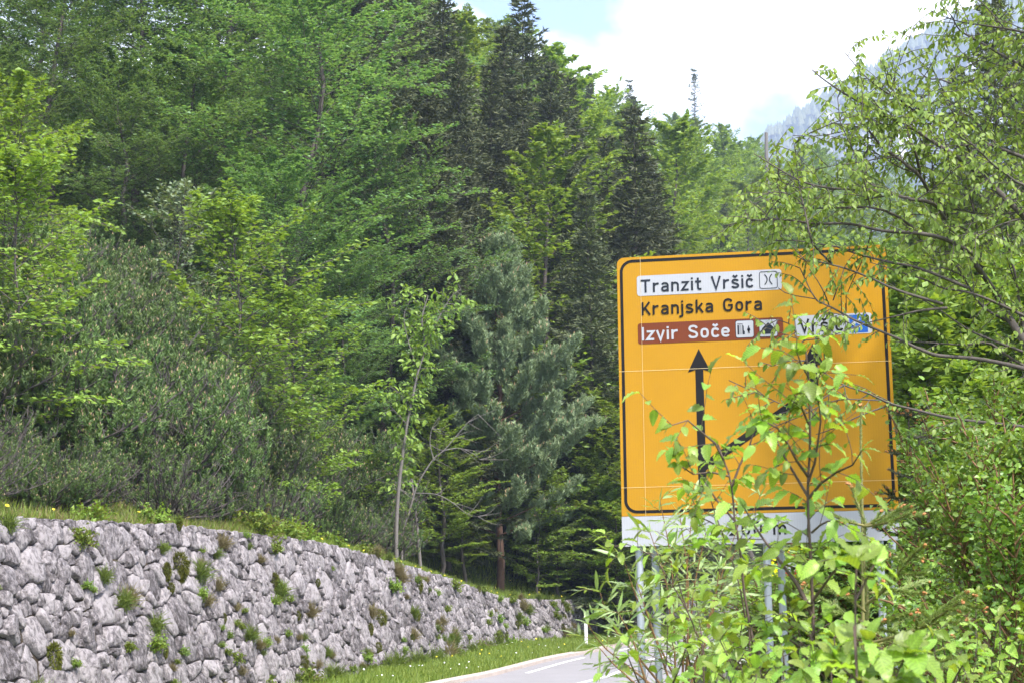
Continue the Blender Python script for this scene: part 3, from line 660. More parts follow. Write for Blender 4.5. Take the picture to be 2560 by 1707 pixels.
# spruces of the middle distance
SPR = [(905, 92, -190, 0, 'tall dark spruce on the wooded slope, its top out of sight'), (1015, 86, -150, 1, 'tall dark spruce on the wooded slope, its top out of sight'), (1125, 92, -70, 2, 'tall dark spruce on the wooded slope, its top out of sight'),
       (1335, 98, -25, 0, 'tallest spruce on the skyline, its ragged top against the sky'), (1235, 88, 150, 1, 'dense dark spruce below the tallest skyline spruce'), (1450, 106, 185, 2, 'pointed spruce standing left of the pale gap in the wood'),
       (1605, 84, 262, 0, 'broad brownish spruce just above the top edge of the yellow sign'), (1180, 80, 330, 2, 'brownish spruce behind the blue-green pine'), (1490, 76, 470, 1, 'bushy dark spruce beside the left top corner of the yellow sign'), (1080, 78, 420, 0, 'dark spruce between the layered beech and the blue-green pine'), (1310, 90, 300, 0, 'dark spruce behind the pale young beech')] + [(px, Y, top, k, 'dark spruce in the dense stand beside the feathery beech') for px, Y, top, k in ((850, 104, -260, 1), (760, 112, -330, 2), (960, 78, 20, 2), (1065, 74, 140, 0), (1150, 84, 120, 1), (1270, 94, 60, 2), (1385, 92, 150, 0), (1545, 90, 330, 2), (1440, 84, 400, 0), (1660, 92, 420, 1), (1120, 70, 480, 1))]
for px, Y, top, k, lab in SPR:
    stand('spruce%d' % k, px, Y, top, 'spruce_tree', lab, group='tall spruces on the slope' if 'out of sight' in lab else 'dense spruce stand' if 'dense stand' in lab else None, squash=1.25)
for px, Y, top, lab in [(1195, 110, 45, 'sunlit beech showing between the two tallest spruces'), (1402, 82, 322, 'pale young beech with upright tip among the dark spruces'), (1425, 125, 120, 'light green beech on the skyline right of the tallest spruce'), (1700, 120, 300, 'rounded light green beech above the yellow sign'), (1090, 105, 120, 'bright beech glimpsed behind the tall dark spruces')]:
    stand('hilltree1', px, Y, top, 'beech_tree', lab, squash=1.0)
# far hillside wood: single trees
fr_ = np.random.default_rng(21); GF = 'trees of the far hillside wood'
cnt = 0
cells = [(px, Y) for Y in (118, 136, 156, 180, 206, 236, 268, 304, 345) for px in range(1010, 2420, 78)]
for px, Y in cells:
    px = px + fr_.uniform(-32, 32); Y = Y * fr_.uniform(0.95, 1.05)
    if fr_.random() > min(1.0, 0.5 + Y / 400): continue
    x = at(px, 1458, Y)[0]; z = terrain(x, Y)
    if z < 2: continue
    sky = np.interp(px, [1000, 1155, 1300, 1420, 1520, 1640, 1750, 1860, 1990, 2080, 2400], [-300, 0, 60, 150, 195, 235, 290, 300, 318, 345, 420])
    ztop = at(px, sky + fr_.uniform(0, 26), Y)[2]
    h = min(fr_.uniform(15, 23), ztop - z)
    if h < 7: continue
    sp_ = fr_.random() < 0.13; band_ = 'low on the far hillside, nearest the tall spruces' if Y < 165 else 'halfway up the wooded far hillside' if Y < 255 else 'along the skyline of the far hillside'
    key = ('spruce%d' % fr_.integers(3)) if sp_ else ('hilltree%d' % fr_.integers(3))
    plant(key, 'spruce_tree' if sp_ else 'beech_tree', ('dark spruce among the light beeches ' if sp_ else 'light green beech ') + band_, 'tree', (x, Y, z - 0.3), h, group=GF + ', ' + band_, squash=1.0 if sp_ else 1.15)
    cnt += 1
print('far trees', cnt)
def skyline(key, px, Y, top, h, name, lab, squash=1.0):
    x = at(px, 1458, Y)[0]; zt = at(px, top, Y)[2]
    plant(key, name, lab, 'tree', (x, Y, max(zt - h, terrain(x, Y) - 2)), h, squash=squash)
skyline('thinspruce', 1762, 240, 172, 24, 'spruce_tree', 'thin half-bare spruce sticking up alone above the far wood')
skyline('thinspruce', 1592, 200, 195, 20, 'spruce_tree', 'small spindly spruce on the skyline left of the half-bare one', 1.2)
skyline('spruce2', 1500, 170, 182, 18, 'spruce_tree', 'short spruce on the skyline beside the pale cloud edge', 0.9)
p = at(1916, 372, 215); V, T = tubes(np.array([p - [0, 0, 7], p, p + [0.05, 0, 2.0]]), np.array([0.30, 0.24, 0.20]), 7)
sn = thing('tree_snag', 'pale broken tree snag standing among the far beeches', 'snag', tuple(p - [0, 0, 7]))
add('trunk', mesh('dead_trunk', V - (p - [0, 0, 7]), T, MAT['pale_bark']), sn)

# blue-green pine, maple sapling, understory
pz = at(1250, 1395, 71)
plant('scots', 'pine_tree', 'blue-green pine with reddish trunk on the grassy slope', 'tree', (pz[0], 71, terrain(pz[0], 71) - 0.1), at(1265, 592, 71)[2] - terrain(pz[0], 71), rotz=0.6)
US = [('youngspruce0', 1165, 72, 1010), ('youngspruce1', 1330, 80, 960), ('youngspruce0', 1405, 82, 1040), ('youngspruce1', 1470, 82, 960), ('youngspruce0', 1085, 66, 1020), ('youngspruce1', 1520, 86, 900), ('youngspruce0', 1210, 79, 1090), ('youngspruce1', 1445, 76, 1150), ('youngspruce0', 1035, 62, 1080), ('youngspruce1', 1130, 69, 1130), ('youngspruce1', 1560, 92, 1000), ('youngspruce0', 1650, 96, 960), ('youngspruce1', 1760, 104, 980)]
for key, px, Y, top in US: stand(key, px, Y + 6, top, 'spruce_tree', 'young dark spruce in the thicket behind the grassy bank', group='young spruces of the thicket')
for px, Y, top, lab in [(1345, 72, 1175, 'small fresh green beech beside the trunk of the blue-green pine'), (1475, 77, 880, 'bright bushy beech between the blue-green pine and the yellow sign'), (1510, 77, 1040, 'fresh green beech behind the left edge of the yellow sign'), (1290, 82, 600, 'lime green beech peeping out behind the top of the blue-green pine'), (1425, 77, 1120, 'fresh green beech in the shade right of the blue-green pine')]:
    stand('lime0', px, Y, top, 'beech_tree', lab, squash=1.3, hmin=3.5)
for k, (px, Y, top) in enumerate([(1540, 74.5, 930), (1470, 74, 1120), (1530, 73.5, 1200), (1400, 73.5, 1230), (1100, 66, 1010), (1165, 68, 1130), (1310, 75, 1290), (1140, 72, 700), (1560, 80, 720)]):
    stand('hilltree%d' % (k % 3), px, Y, top, 'beech_tree', 'small bright beech filling a gap between the dark spruces and the pine', group='small beeches round the pine', squash=1.25, hmin=2.2)
for px, Y, top, lab, key, sq in [(0, 42, 190, 'light green willow leaning in above the dwarf pines', 'lime1', 1.0), (-30, 36, 395, 'yellow-green maple with drooping leaves in front of the dwarf pines', 'lime0', 1.25), (-60, 37, 640, 'yellow-green maple bush low at the edge of the dwarf pines', 'lime1', 1.3),
        (640, 50, 500, 'yellow-green maple rising out of the dwarf pine thicket', 'lime0', 1.15), (760, 50, 720, 'silvery green maple bush at the right end of the dwarf pines', 'lime1', 1.1), (900, 57, 1110, 'low yellow-green bush between dwarf pines and slender sapling', 'lime1', 1.2)]:
    stand(key, px, Y, top, 'maple_tree', lab, squash=sq, hmin=1.5)
stand('sallow', 440, 57, 485, 'willow_shrub', 'silvery grey-green willow among the dwarf pines', 'shrub', squash=1.0)
# mountain pine thicket on the bank above the wall
GM = 'dwarf pines on the bank above the wall'; mg = np.random.default_rng(8)
for Y in np.arange(25, 62, 1.6):
    for px in np.arange(-90, 960, 4463 * 1.9 / Y):
        pxx = px + mg.uniform(-0.3, 0.3) * 4463 * 1.9 / Y; Yj = Y + mg.uniform(-0.7, 0.7)
        x = at(pxx, 1458, Yj)[0]; i = int(np.argmin((FP[:, 0] - x) ** 2 + (FP[:, 1] - Yj) ** 2))
        s_ = (x - FP[i, 0]) * FN[i, 0] + (Yj - FP[i, 1]) * FN[i, 1] - BATTER * TZ[i] - 0.25
        if s_ < 1.15: continue
        z = terrain(x, Yj); sparse = (s_ < 3.2 and mg.random() < 0.35) or mg.random() < 0.10
        hh = (1.5 if s_ < 3 else 2.4) * mg.uniform(0.85, 1.25)
        lim = np.interp(pxx, [-90, 0, 200, 400, 520, 600, 700, 800, 880, 960], [540, 530, 490, 540, 680, 790, 900, 1010, 1110, 1230])
        if at(pxx, lim, Yj)[2] < z + hh * 0.9: continue
        plant('mugosparse' if sparse else 'mugo%d' % mg.integers(3), 'dwarf_pine', 'straggly grey-stemmed dwarf pine with thin needles above the wall' if sparse else 'dense dark green dwarf pine bush on the bank above the wall', 'shrub', (float(x), float(Yj), float(z) - 0.1), hh, group=GM + (' (straggly)' if sparse else ''))
# ------------------------------------------------------------------ stroke lettering
SW = 0.15
def _sm(P, n=22): return catmull(np.array(P, float), n)
def _oval(cx, cy, rx, ry, n=30, p=2.6):
    a = np.linspace(0, 2 * pi, n + 1); c, s = np.cos(a), np.sin(a)
    return np.stack([cx + rx * np.sign(c) * np.abs(c) ** (2 / p), cy + ry * np.sign(s) * np.abs(s) ** (2 / p)], -1)
L_ = lambda *p: np.array(p, float)
DOT = L_((.075, .84), (.075, .985))
CARON = lambda x: L_((x - .14, .985), (x, .865), (x + .14, .985))
_s = _sm([(.41, .55), (.36, .62), (.23, .655), (.11, .62), (.07, .52), (.12, .43), (.24, .375), (.36, .31), (.42, .21), (.37, .11), (.24, .07), (.1, .1), (.05, .18)])
_c = _sm([(.42, .53), (.36, .62), (.24, .655), (.12, .6), (.075, .46), (.075, .27), (.12, .13), (.24, .075), (.36, .1), (.42, .19)])
_o0 = _sm([(.075, .46), (.13, .6), (.26, .655), (.38, .60), (.425, .48), (.425, .40)])
GL = {'T': (.62, [L_((0, .925), (.6, .925)), L_((.3, .9), (.3, 0))]),
 'r': (.40, [L_((.075, 0), (.075, .73)), _sm([(.075, .40), (.12, .54), (.22, .63), (.38, .655)])]),
 'a': (.50, [np.vstack([_sm([(.07, .56), (.13, .63), (.24, .655), (.36, .62), (.415, .5), (.415, .42)], 14), [(.415, 0)]]), _sm([(.415, .385), (.23, .385), (.11, .335), (.07, .22), (.11, .11), (.21, .075), (.33, .11), (.415, .2)])]),
 'n': (.50, [L_((.075, 0), (.075, .73)), np.vstack([_o0, [(.425, 0)]])]),
 'z': (.48, [L_((.03, .655), (.42, .655), (.06, .075), (.46, .075))]),
 'i': (.15, [L_((.075, 0), (.075, .73)), DOT]),
 't': (.40, [_sm([(.17, .95), (.17, .6), (.17, .3), (.18, .15), (.24, .08), (.38, .075)]), L_((.0, .655), (.37, .655))]),
 'V': (.60, [L_((.05, 1.0), (.30, .02), (.55, 1.0))]),
 's': (.48, [_s]), 'š': (.48, [_s, CARON(.24)]), 'c': (.46, [_c]), 'č': (.46, [_c, CARON(.25)]),
 'K': (.56, [L_((.075, 0), (.075, 1)), L_((.50, 1), (.13, .40)), L_((.22, .55), (.53, 0))]),
 'j': (.16, [_sm([(.075, .73), (.075, .3), (.075, -.05), (.06, -.16), (-.02, -.21), (-.12, -.21)]), DOT]),
 'k': (.48, [L_((.075, 0), (.075, 1)), L_((.42, .72), (.12, .28)), L_((.21, .42), (.45, 0))]),
 'G': (.62, [_sm([(.52, .74), (.46, .87), (.31, .925), (.15, .86), (.08, .68), (.08, .32), (.15, .14), (.31, .075), (.46, .13), (.53, .27), (.535, .36)], 30), L_((.535, .30), (.535, .475), (.31, .475))]),
 'o': (.50, [_oval(.25, .365, .175, .29)]),
 'I': (.15, [L_((.075, 0), (.075, 1))]), 'v': (.46, [L_((.03, .73), (.23, .0), (.43, .73))]),
 'S': (.58, [_sm([(.51, .76), (.44, .88), (.29, .925), (.14, .87), (.085, .74), (.14, .61), (.29, .52), (.44, .43), (.51, .28), (.45, .13), (.29, .075), (.13, .12), (.06, .25)], 34)]),
 'e': (.48, [L_((.08, .37), (.43, .37)), _sm([(.425, .36), (.425, .48), (.37, .6), (.25, .655), (.12, .6), (.075, .46), (.075, .26), (.13, .13), (.25, .075), (.37, .1), (.42, .18)], 30)]),
 'm': (.76, [L_((.075, 0), (.075, .73)), np.vstack([_sm([(.075, .46), (.12, .6), (.22, .655), (.33, .60), (.38, .48), (.38, .40)]), [(.38, 0)]]), np.vstack([_sm([(.38, .46), (.43, .6), (.53, .655), (.64, .60), (.685, .48), (.685, .40)]), [(.685, 0)]])]),
 '2': (.54, [np.vstack([_sm([(.07, .74), (.12, .87), (.27, .925), (.42, .87), (.465, .73), (.41, .55)], 16), [(.08, .075), (.50, .075)]])]),
 '0': (.54, [_oval(.27, .5, .19, .425)]), ' ': (.34, [])}
def ribbon(P, w):
    P = np.asarray(P, float); closed = np.allclose(P[0], P[-1])
    d = unit(np.diff(P, axis=0)); n = np.stack([-d[:, 1], d[:, 0]], 1)
    if closed: n0 = np.vstack([n[-1], n]); n1 = np.vstack([n, n[0]])
    else: n0 = np.vstack([n[0], n]); n1 = np.vstack([n, n[-1]])
    m_ = unit(n0 + n1); k = np.clip(1 / np.maximum(np.sum(m_ * n1, 1), 0.35), 1, 2.4)
    a, c = P + m_ * (w / 2 * k)[:, None], P - m_ * (w / 2 * k)[:, None]
    N = len(P); i = np.arange(N - 1)
    return np.vstack([a, c]), np.concatenate([np.stack([i, i + N, i + N + 1], -1), np.stack([i, i + N + 1, i + 1], -1)])
def lettering(txt, u0, u1, base, cap, h, sw=SW, gap=0.12, word=None):
    ch, x = [], 0.0
    for c in txt:
        adv, strokes = GL[c]
        for k, st in enumerate(strokes): ch.append((st + [x, 0], len(ch)))
        x += adv + gap
    wd = x - gap; sx = (u1 - u0) / wd; Vs = []
    if word is not None:
        parts_ = txt.split(' '); lo = sum(GL[c][0] + gap for c in ' '.join(parts_[:word]) + (' ' if word else '')); hi = lo + sum(GL[c][0] + gap for c in parts_[word])
        ch = [(st, k) for st, k in ch if lo - 0.2 <= st[:, 0].mean() < hi]
    for st, k in ch:
        P2 = st * [sx, cap]; V, T = ribbon(P2, sw * cap)
        V = V + [u0, base]; Vs.append((np.column_stack([V, np.full(len(V), h + (k % 7) * 0.00025)]), T))
    return Vs
def rrect(u0, u1, v0, v1, r, n=7):
    P = []
    for cx, cy, a0 in ((u1 - r, v1 - r, 0), (u0 + r, v1 - r, 90), (u0 + r, v0 + r, 180), (u1 - r, v0 + r, 270)):
        for k in range(n): a = radians(a0 + 90 * k / (n - 1)); P.append((cx + r * cos(a), cy + r * sin(a)))
    return np.array(P)
def fan(P, h):
    P = np.asarray(P, float); c = P.mean(0); V = np.vstack([P, c]); n = len(P)
    return np.column_stack([V, np.full(n + 1, h)]), np.array([(k, (k + 1) % n, n) for k in range(n)])
def plate(P, h0, h1):                   # solid slab of outline P
    n = len(P); a = fan(P, h1); b_ = fan(P, h0)
    S = np.vstack([np.column_stack([P, np.full(n, h0)]), np.column_stack([P, np.full(n, h1)])]); k = np.arange(n); q = (k + 1) % n
    return merge([a, (b_[0], b_[1][:, ::-1]), (S, np.concatenate([np.stack([k, q, q + n], -1), np.stack([k, q + n, k + n], -1)]))])[:2]
def ring(P, w, h):
    V, T = ribbon(np.vstack([P, P[:1]]), w); return np.column_stack([V, np.full(len(V), h)]), T

# ------------------------------------------------------------------ materials of the signs
def sheeting(name, col, rough=0.35, vari=0.09):
    m, t, b = base_mat(name); b.inputs['Roughness'].default_value = rough; b.inputs['Specular IOR Level'].default_value = 0.12
    tcn = t.nodes.new('ShaderNodeTexCoord'); n1 = t.nodes.new('ShaderNodeTexNoise'); n1.inputs['Scale'].default_value = 2.0; n1.inputs['Detail'].default_value = 5
    w = t.nodes.new('ShaderNodeTexWave'); w.inputs['Scale'].default_value = 12; w.inputs['Distortion'].default_value = 1.5; w.bands_direction = 'X'
    ad = t.nodes.new('ShaderNodeMath'); ad.operation = 'MULTIPLY_ADD'; ad.inputs[1].default_value = 0.25
    mm = t.nodes.new('ShaderNodeMix'); mm.data_type = 'RGBA'; mm.inputs[6].default_value = (*[c * (1 - vari) for c in col], 1); mm.inputs[7].default_value = (*[min(1, c * (1 + vari)) for c in col], 1)
    t.links.new(tcn.outputs['Object'], n1.inputs['Vector']); t.links.new(tcn.outputs['Object'], w.inputs['Vector'])
    t.links.new(w.outputs['Fac'], ad.inputs[0]); t.links.new(n1.outputs['Fac'], ad.inputs[2]); t.links.new(ad.outputs[0], mm.inputs[0]); t.links.new(mm.outputs[2], b.inputs['Base Color'])
    return m
sheeting('sign_yellow', (0.385, 0.194, 0.012)); sheeting('sign_white', (0.36, 0.365, 0.405)); sheeting('sign_black', (0.012, 0.011, 0.012), 0.45)
sheeting('sign_brown', (0.14, 0.035, 0.014)); sheeting('sign_blue', (0.02, 0.09, 0.36)); sheeting('sign_ink', (0.02, 0.024, 0.034), 0.45)
sheeting('sign_red', (0.5, 0.02, 0.025)); sheeting('sign_fluo', (0.70, 0.68, 0.01))
plain('seam', (0.72, 0.55, 0.30), 0.5)
plain('galvanised', (0.42, 0.45, 0.50), 0.5, 0.55, noise=0.18, nscale=8)
plain('aluminium_back', (0.34, 0.33, 0.35), 0.55, 0.4, noise=0.1, nscale=4)
plain('post_white', (0.78, 0.78, 0.78), 0.5, noise=0.06, nscale=10); plain('post_black', (0.02, 0.02, 0.02), 0.5)
plain('weathered_wood', (0.36, 0.335, 0.33), 0.85, noise=0.3, nscale=18, bump=0.4)

# ------------------------------------------------------------------ big advance direction sign
QP = (2.44285, 17.90895, 3.02107); QYAW, QTILT, QROLL, QW, QH = -0.175446, 0.0710912, 0.00738065, 2.75, 2.69063
ux = np.array([cos(QYAW), sin(QYAW), 0]); nn_ = np.array([sin(QYAW), -cos(QYAW), 0]); uz = np.array([0, 0, 1.0]) * cos(QTILT) - nn_ * sin(QTILT)
ux, uz = ux * cos(QROLL) + uz * sin(QROLL), uz * cos(QROLL) - ux * sin(QROLL); un = np.cross(ux, uz)
org = np.array(QP) - ux * QW / 2
sg = add('direction_sign', None); sg.matrix_world = Matrix(((ux[0], uz[0], un[0], org[0]), (ux[1], uz[1], un[1], org[1]), (ux[2], uz[2], un[2], org[2]), (0, 0, 0, 1)))
tag(sg, 'large yellow direction sign with black arrows half hidden by branches', 'road sign')
def sp(name, chunks, mat, parent=None):
    c = merge(chunks); return add(name, mesh(name, c[0], c[1], MAT[mat]), parent or sg)
PN = rrect(0, QW, 0, QH, 0.001, 2); PN = np.vstack([[(QW, 0), (QW, QH - 0.075)], [(QW - 0.075 + 0.075 * cos(a), QH - 0.075 + 0.075 * sin(a)) for a in np.linspace(0.1, pi / 2, 7)], [(0.075 - 0.075 * sin(a), QH - 0.075 + 0.075 * cos(a)) for a in np.linspace(0, pi / 2, 7)], [(0, 0)]])
yp = sp('panel', [plate(PN, -0.03, 0.0)], 'sign_yellow')
sp('border', [ring(rrect(0.045, QW - 0.045, 0.042, QH - 0.042, 0.115, 9), 0.030, 0.003)], 'sign_black', yp)
sp('seam', [(np.array([(0.0, 1.4880, .0052), (QW, 1.4880, .0052), (QW, 1.4913, .0052), (0.0, 1.4913, .0052)]), [(0, 1, 2), (0, 2, 3)])], 'seam', yp)
sp('seam', [(np.array([(0.0, 0.2885, .0052), (QW, 0.2885, .0052), (QW, 0.2915, .0052), (0.0, 0.2915, .0052)]), [(0, 1, 2), (0, 2, 3)])], 'seam', yp)
sp('seam', [(np.array([(0.2440, 0.0, .0056), (0.2465, 0.0, .0056), (0.2465, QH, .0056), (0.2440, QH, .0056)]), [(0, 1, 2), (0, 2, 3)])], 'seam', yp)
def arrow(name, parts): sp(name, parts, 'sign_black', yp)
def poly2(P, h=0.0035): return fan(np.array(P, float), h)
arrow('straight_arrow', [poly2([(.785, .26), (.866, .26), (.866, 1.48), (.785, 1.48)]), (np.array([(.708, 1.452, .0042), (.786, 1.478, .0042), (.866, 1.476, .0042), (.942, 1.452, .0042), (.825, 1.695, .0042)]), [(0, 1, 4), (1, 2, 4), (2, 3, 4)])])
dv = np.array([1.95 - .83, 1.215 - .47]); dv /= np.linalg.norm(dv); nv = np.array([-dv[1], dv[0]]) * 0.043
a0, a1 = np.array([.83, .47]), np.array([1.95, 1.215])
arrow('slanting_arrow', [(lambda rb: (np.column_stack([rb[0], np.full(len(rb[0]), .0046)]), rb[1]))(ribbon(np.array([a0, (1.976, 1.232), (1.976, 1.48)]), .082)), (np.array([(1.859, 1.458, .0052), (1.937, 1.482, .0052), (2.016, 1.482, .0052), (2.093, 1.458, .0052), (1.976, 1.70, .0052)]), [(0, 1, 4), (1, 2, 4), (2, 3, 4)])])
w1 = sp('white_plate', [fan(rrect(.205, 1.692, 2.272, 2.487, .03), .003)], 'sign_white', yp)
for k_ in range(2): sp('lettering', lettering('Tranzit Vršič', .245, 1.402, 2.306, .138, .0065, word=k_), 'sign_ink', yp)
sp('pass_symbol', [ring(rrect(1.468, 1.647, 2.290, 2.466, .022), .006, .0066)] + [(np.column_stack([ribbon(np.stack([x0 + sgn * .042 * np.sin(np.linspace(0, pi, 14)), np.linspace(2.330, 2.438, 14)], -1), .010)[0], np.full(28, .0066)]), ribbon(np.stack([np.zeros(14), np.arange(14.)], -1), .01)[1]) for x0, sgn in ((1.520, .6), (1.594, -.6))], 'sign_ink', yp)
for k_ in range(2): sp('lettering', lettering('Kranjska Gora', .247, 1.487, 2.067, .138, .0065, word=k_), 'sign_black', yp)
sp('brown_plate', [fan(rrect(.205, 1.690, 1.766, 1.984, .026), .003)], 'sign_brown', yp)
for k_ in range(2): sp('lettering', lettering('Izvir Soče', .243, 1.145, 1.803, .138, .0065, 0.165, word=k_), 'sign_white', yp)
for u0, nm in ((1.211, 'waterfall_symbol'), (1.450, 'hut_symbol')):
    u1 = u0 + .177
    sp('symbol_edge', [fan(rrect(u0 - .006, u1 + .006, 1.785, 1.969, .022), .0042)], 'sign_ink', yp)
    sp('symbol_field', [fan(rrect(u0, u1, 1.791, 1.963, .018), .0054)], 'sign_white', yp)
def tri(P, h=.0068): P = np.array(P, float); return fan(P, h)
sp('waterfall_symbol', [tri([(1.226, 1.820), (1.243, 1.820), (1.243, 1.918), (1.226, 1.918)]), tri([(1.226, 1.926), (1.276, 1.926), (1.284, 1.932), (1.226, 1.934)]), tri([(1.276, 1.820), (1.300, 1.820), (1.300, 1.850), (1.290, 1.865), (1.290, 1.905), (1.276, 1.926)]),
   tri([(1.250, 1.82), (1.2535, 1.82), (1.2535, 1.92), (1.250, 1.92)]), tri([(1.261, 1.82), (1.2645, 1.82), (1.2645, 1.92), (1.261, 1.92)]), tri([(1.330, 1.826), (1.336, 1.826), (1.340, 1.86), (1.344, 1.826), (1.350, 1.826), (1.348, 1.868), (1.358, 1.862), (1.352, 1.886), (1.340, 1.892), (1.328, 1.886), (1.322, 1.862), (1.332, 1.868)]), tri(_oval(1.340, 1.901, .007, .008, 10, 2))], 'sign_ink', yp)
sp('hut_symbol', [tri([(1.475, 1.815), (1.600, 1.815), (1.600, 1.875), (1.538, 1.935), (1.475, 1.875)]), ], 'sign_ink', yp)
sp('white_plate', [fan(rrect(1.806, 2.576, 1.778, 1.990, .03), .003)], 'sign_white', yp)
for k_ in range(1): sp('lettering', lettering('Vršič', 1.851, 2.287, 1.815, .138, .0065, word=k_), 'sign_black', yp)
sp('blue_field', [fan(rrect(2.353, 2.533, 1.789, 1.973, .004), .0042)], 'sign_blue', yp)
rb = ribbon(_sm([(2.372, 1.812), (2.41, 1.846), (2.455, 1.850), (2.47, 1.872), (2.43, 1.892), (2.425, 1.912), (2.46, 1.93)]), .016)
sp('blue_symbol', [(np.column_stack([rb[0], np.full(len(rb[0]), .0064)]), rb[1]), tri([(2.362, 1.86), (2.395, 1.925), (2.418, 1.89), (2.405, 1.868)]), tri([(2.475, 1.905), (2.500, 1.955), (2.523, 1.90)])], 'sign_white', yp)
dp = sp('distance_plate', [plate(np.array([(QW - 0.0, -0.304), (QW, -0.004), (0, -0.004), (0, -0.304)]), -0.03, 0.0)], 'sign_white')
for k_ in range(2): sp('lettering', lettering('200 m', 1.080, 1.645, -0.220, .138, .003, word=k_), 'sign_black', dp)
sp('back_rail', [box(0.05, QW - 0.05, v, v + 0.06, -0.075, -0.031) for v in (0.35,)], 'galvanised'); sp('back_rail', [box(0.05, QW - 0.05, 1.6, 1.66, -0.075, -0.031)], 'galvanised'); sp('back_rail', [box(0.05, QW - 0.05, 2.35, 2.41, -0.075, -0.031)], 'galvanised')
Mi = np.array(sg.matrix_world.inverted())
def to_sign(P): P = np.asarray(P, float); return (np.column_stack([P, np.ones(len(P))]) @ Mi.T)[:, :3]
for u in (0.16, 1.44, 2.55):
    for back, du in ((0.105, 0.0), (0.42, 0.13)):
        topw = org + ux * (u + du) + uz * (2.5 if du == 0 else 1.2) - un * back; topw2 = org + ux * (u + du) - uz * 0.3 - un * back
        gz = bank_z(topw2[0], topw2[1]) - 0.25
        foot = np.array([topw2[0] + (0.03 if du else 0), topw2[1] + (0.0 if not du else 0.15), gz])
        V, T = tubes(np.array([foot, topw2, topw]), np.array([0.038, 0.038, 0.038]), 12)
        add('post', mesh('post', to_sign(V), T, MAT['galvanised'], smooth=True), sg)

# ------------------------------------------------------------------ yellow-edged warning board across the road
def local_thing(name, label, cat, P, yaw):
    o = thing(name, label, cat, tuple(P), yaw); return o
c = at(1973, 1441, 46.0); wb = local_thing('warning_board', 'fluorescent yellow board with red-ringed round sign behind the saplings', 'road sign', (c[0], c[1], bank_z(c[0], c[1]) - 0.1), 0.0)
z0 = c[2] - wb.location[2]
def up3(V, y=0.0): V = np.asarray(V, float); return np.column_stack([V[:, 0], -V[:, 2] + y, V[:, 1] + z0])
def wp(name, ch, mat, par=None):
    q = merge(ch); return add(name, mesh(name, up3(q[0]), q[1], MAT[mat]), par or wb)
bd = wp('board', [plate(rrect(-.45, .45, -.72, .72, .03), -.02, 0)], 'sign_fluo')
wp('round_sign', [fan(_oval(0, .33, .31, .31, 30, 2)[:-1], .004)], 'sign_red', bd); wp('round_field', [fan(_oval(0, .33, .225, .225, 30, 2)[:-1], .007)], 'sign_white', bd)
wp('text_plate', [fan(rrect(-.30, .30, -.19, -.07, .01), .004)], 'sign_white', bd)
wp('lower_plate', [fan(rrect(-.34, .34, -.62, -.25, .01), .004)], 'sign_white', bd)
V, T = tubes(np.array([(0, 0.06, -0.2), (0, 0.06, z0 + 0.6)]), np.array([.035, .035]), 10); add('post', mesh('post', V, T, MAT['galvanised'], smooth=True), wb)
# grey backs of small signs farther up the road
for px, py, Y, w, h, lab in ((2098, 1432, 52, 0.42, 0.78, 'grey back of a small sign seen between sapling and young spruce'), (2065, 1410, 58, 0.16, 0.95, 'narrow grey back of a sign beside the sapling stem')):
    c = at(px, py, Y); o = thing('small_sign', lab, 'road sign', (c[0], Y, bank_z(c[0], Y) - 0.1)); zz = c[2] - o.location[2]
    q = plate(rrect(-w / 2 - .15 * (w > .3), w / 2, -h / 2, h / 2, .02), -.012, .012); add('plate', mesh('plate', np.column_stack([q[0][:, 0], q[0][:, 2], q[0][:, 1] + zz]), q[1], MAT['aluminium_back']), o)
    V, T = tubes(np.array([(.08, -0.05, -0.2), (.08, -0.05, zz + h / 2 - .05)]), np.array([.03, .03]), 10); add('post', mesh('post', V, T, MAT['galvanised'], smooth=True), o)

# ------------------------------------------------------------------ white marker posts on the verge
def marker(px, py, h, lab):
    c = on_ground(px, py, 0.15); o = thing('marker_post', lab, 'marker post', (c[0], c[1], 0.10), 0.15)
    P = rrect(-.06, .06, -.045, .045, .03, 4); n = len(P); V = []
    for z, s in ((-0.05, 1), (h * .68, 1), (h * .985, .96), (h, .6)): V.append(np.column_stack([P * s, np.full(n, z)]))
    V = np.concatenate(V); k = np.arange(n); q = (k + 1) % n
    T = np.concatenate([np.concatenate([np.stack([k + r * n, q + r * n, q + (r + 1) * n], -1), np.stack([k + r * n, q + (r + 1) * n, k + (r + 1) * n], -1)]) for r in range(3)] + [np.array([(3 * n, 3 * n + j, 3 * n + j + 1) for j in range(1, n - 1)])])
    add('shaft', mesh('shaft', V, T, MAT['post_white'], smooth=False), o)
    B = np.vstack([np.column_stack([P * 1.04, np.full(n, h * z - (P[:, 0] * .5))]) for z in (.74, .90)])
    add('black_band', mesh('black_band', B, np.concatenate([np.stack([k, q, q + n], -1), np.stack([k, q + n, k + n], -1)]), MAT['post_black']), o)
marker(1465, 1611, 1.08, 'white marker post with black band on the grass verge before the stone wall')
marker(1880, 1562, 1.0, 'white marker post at the far bend seen through the sapling leaves')
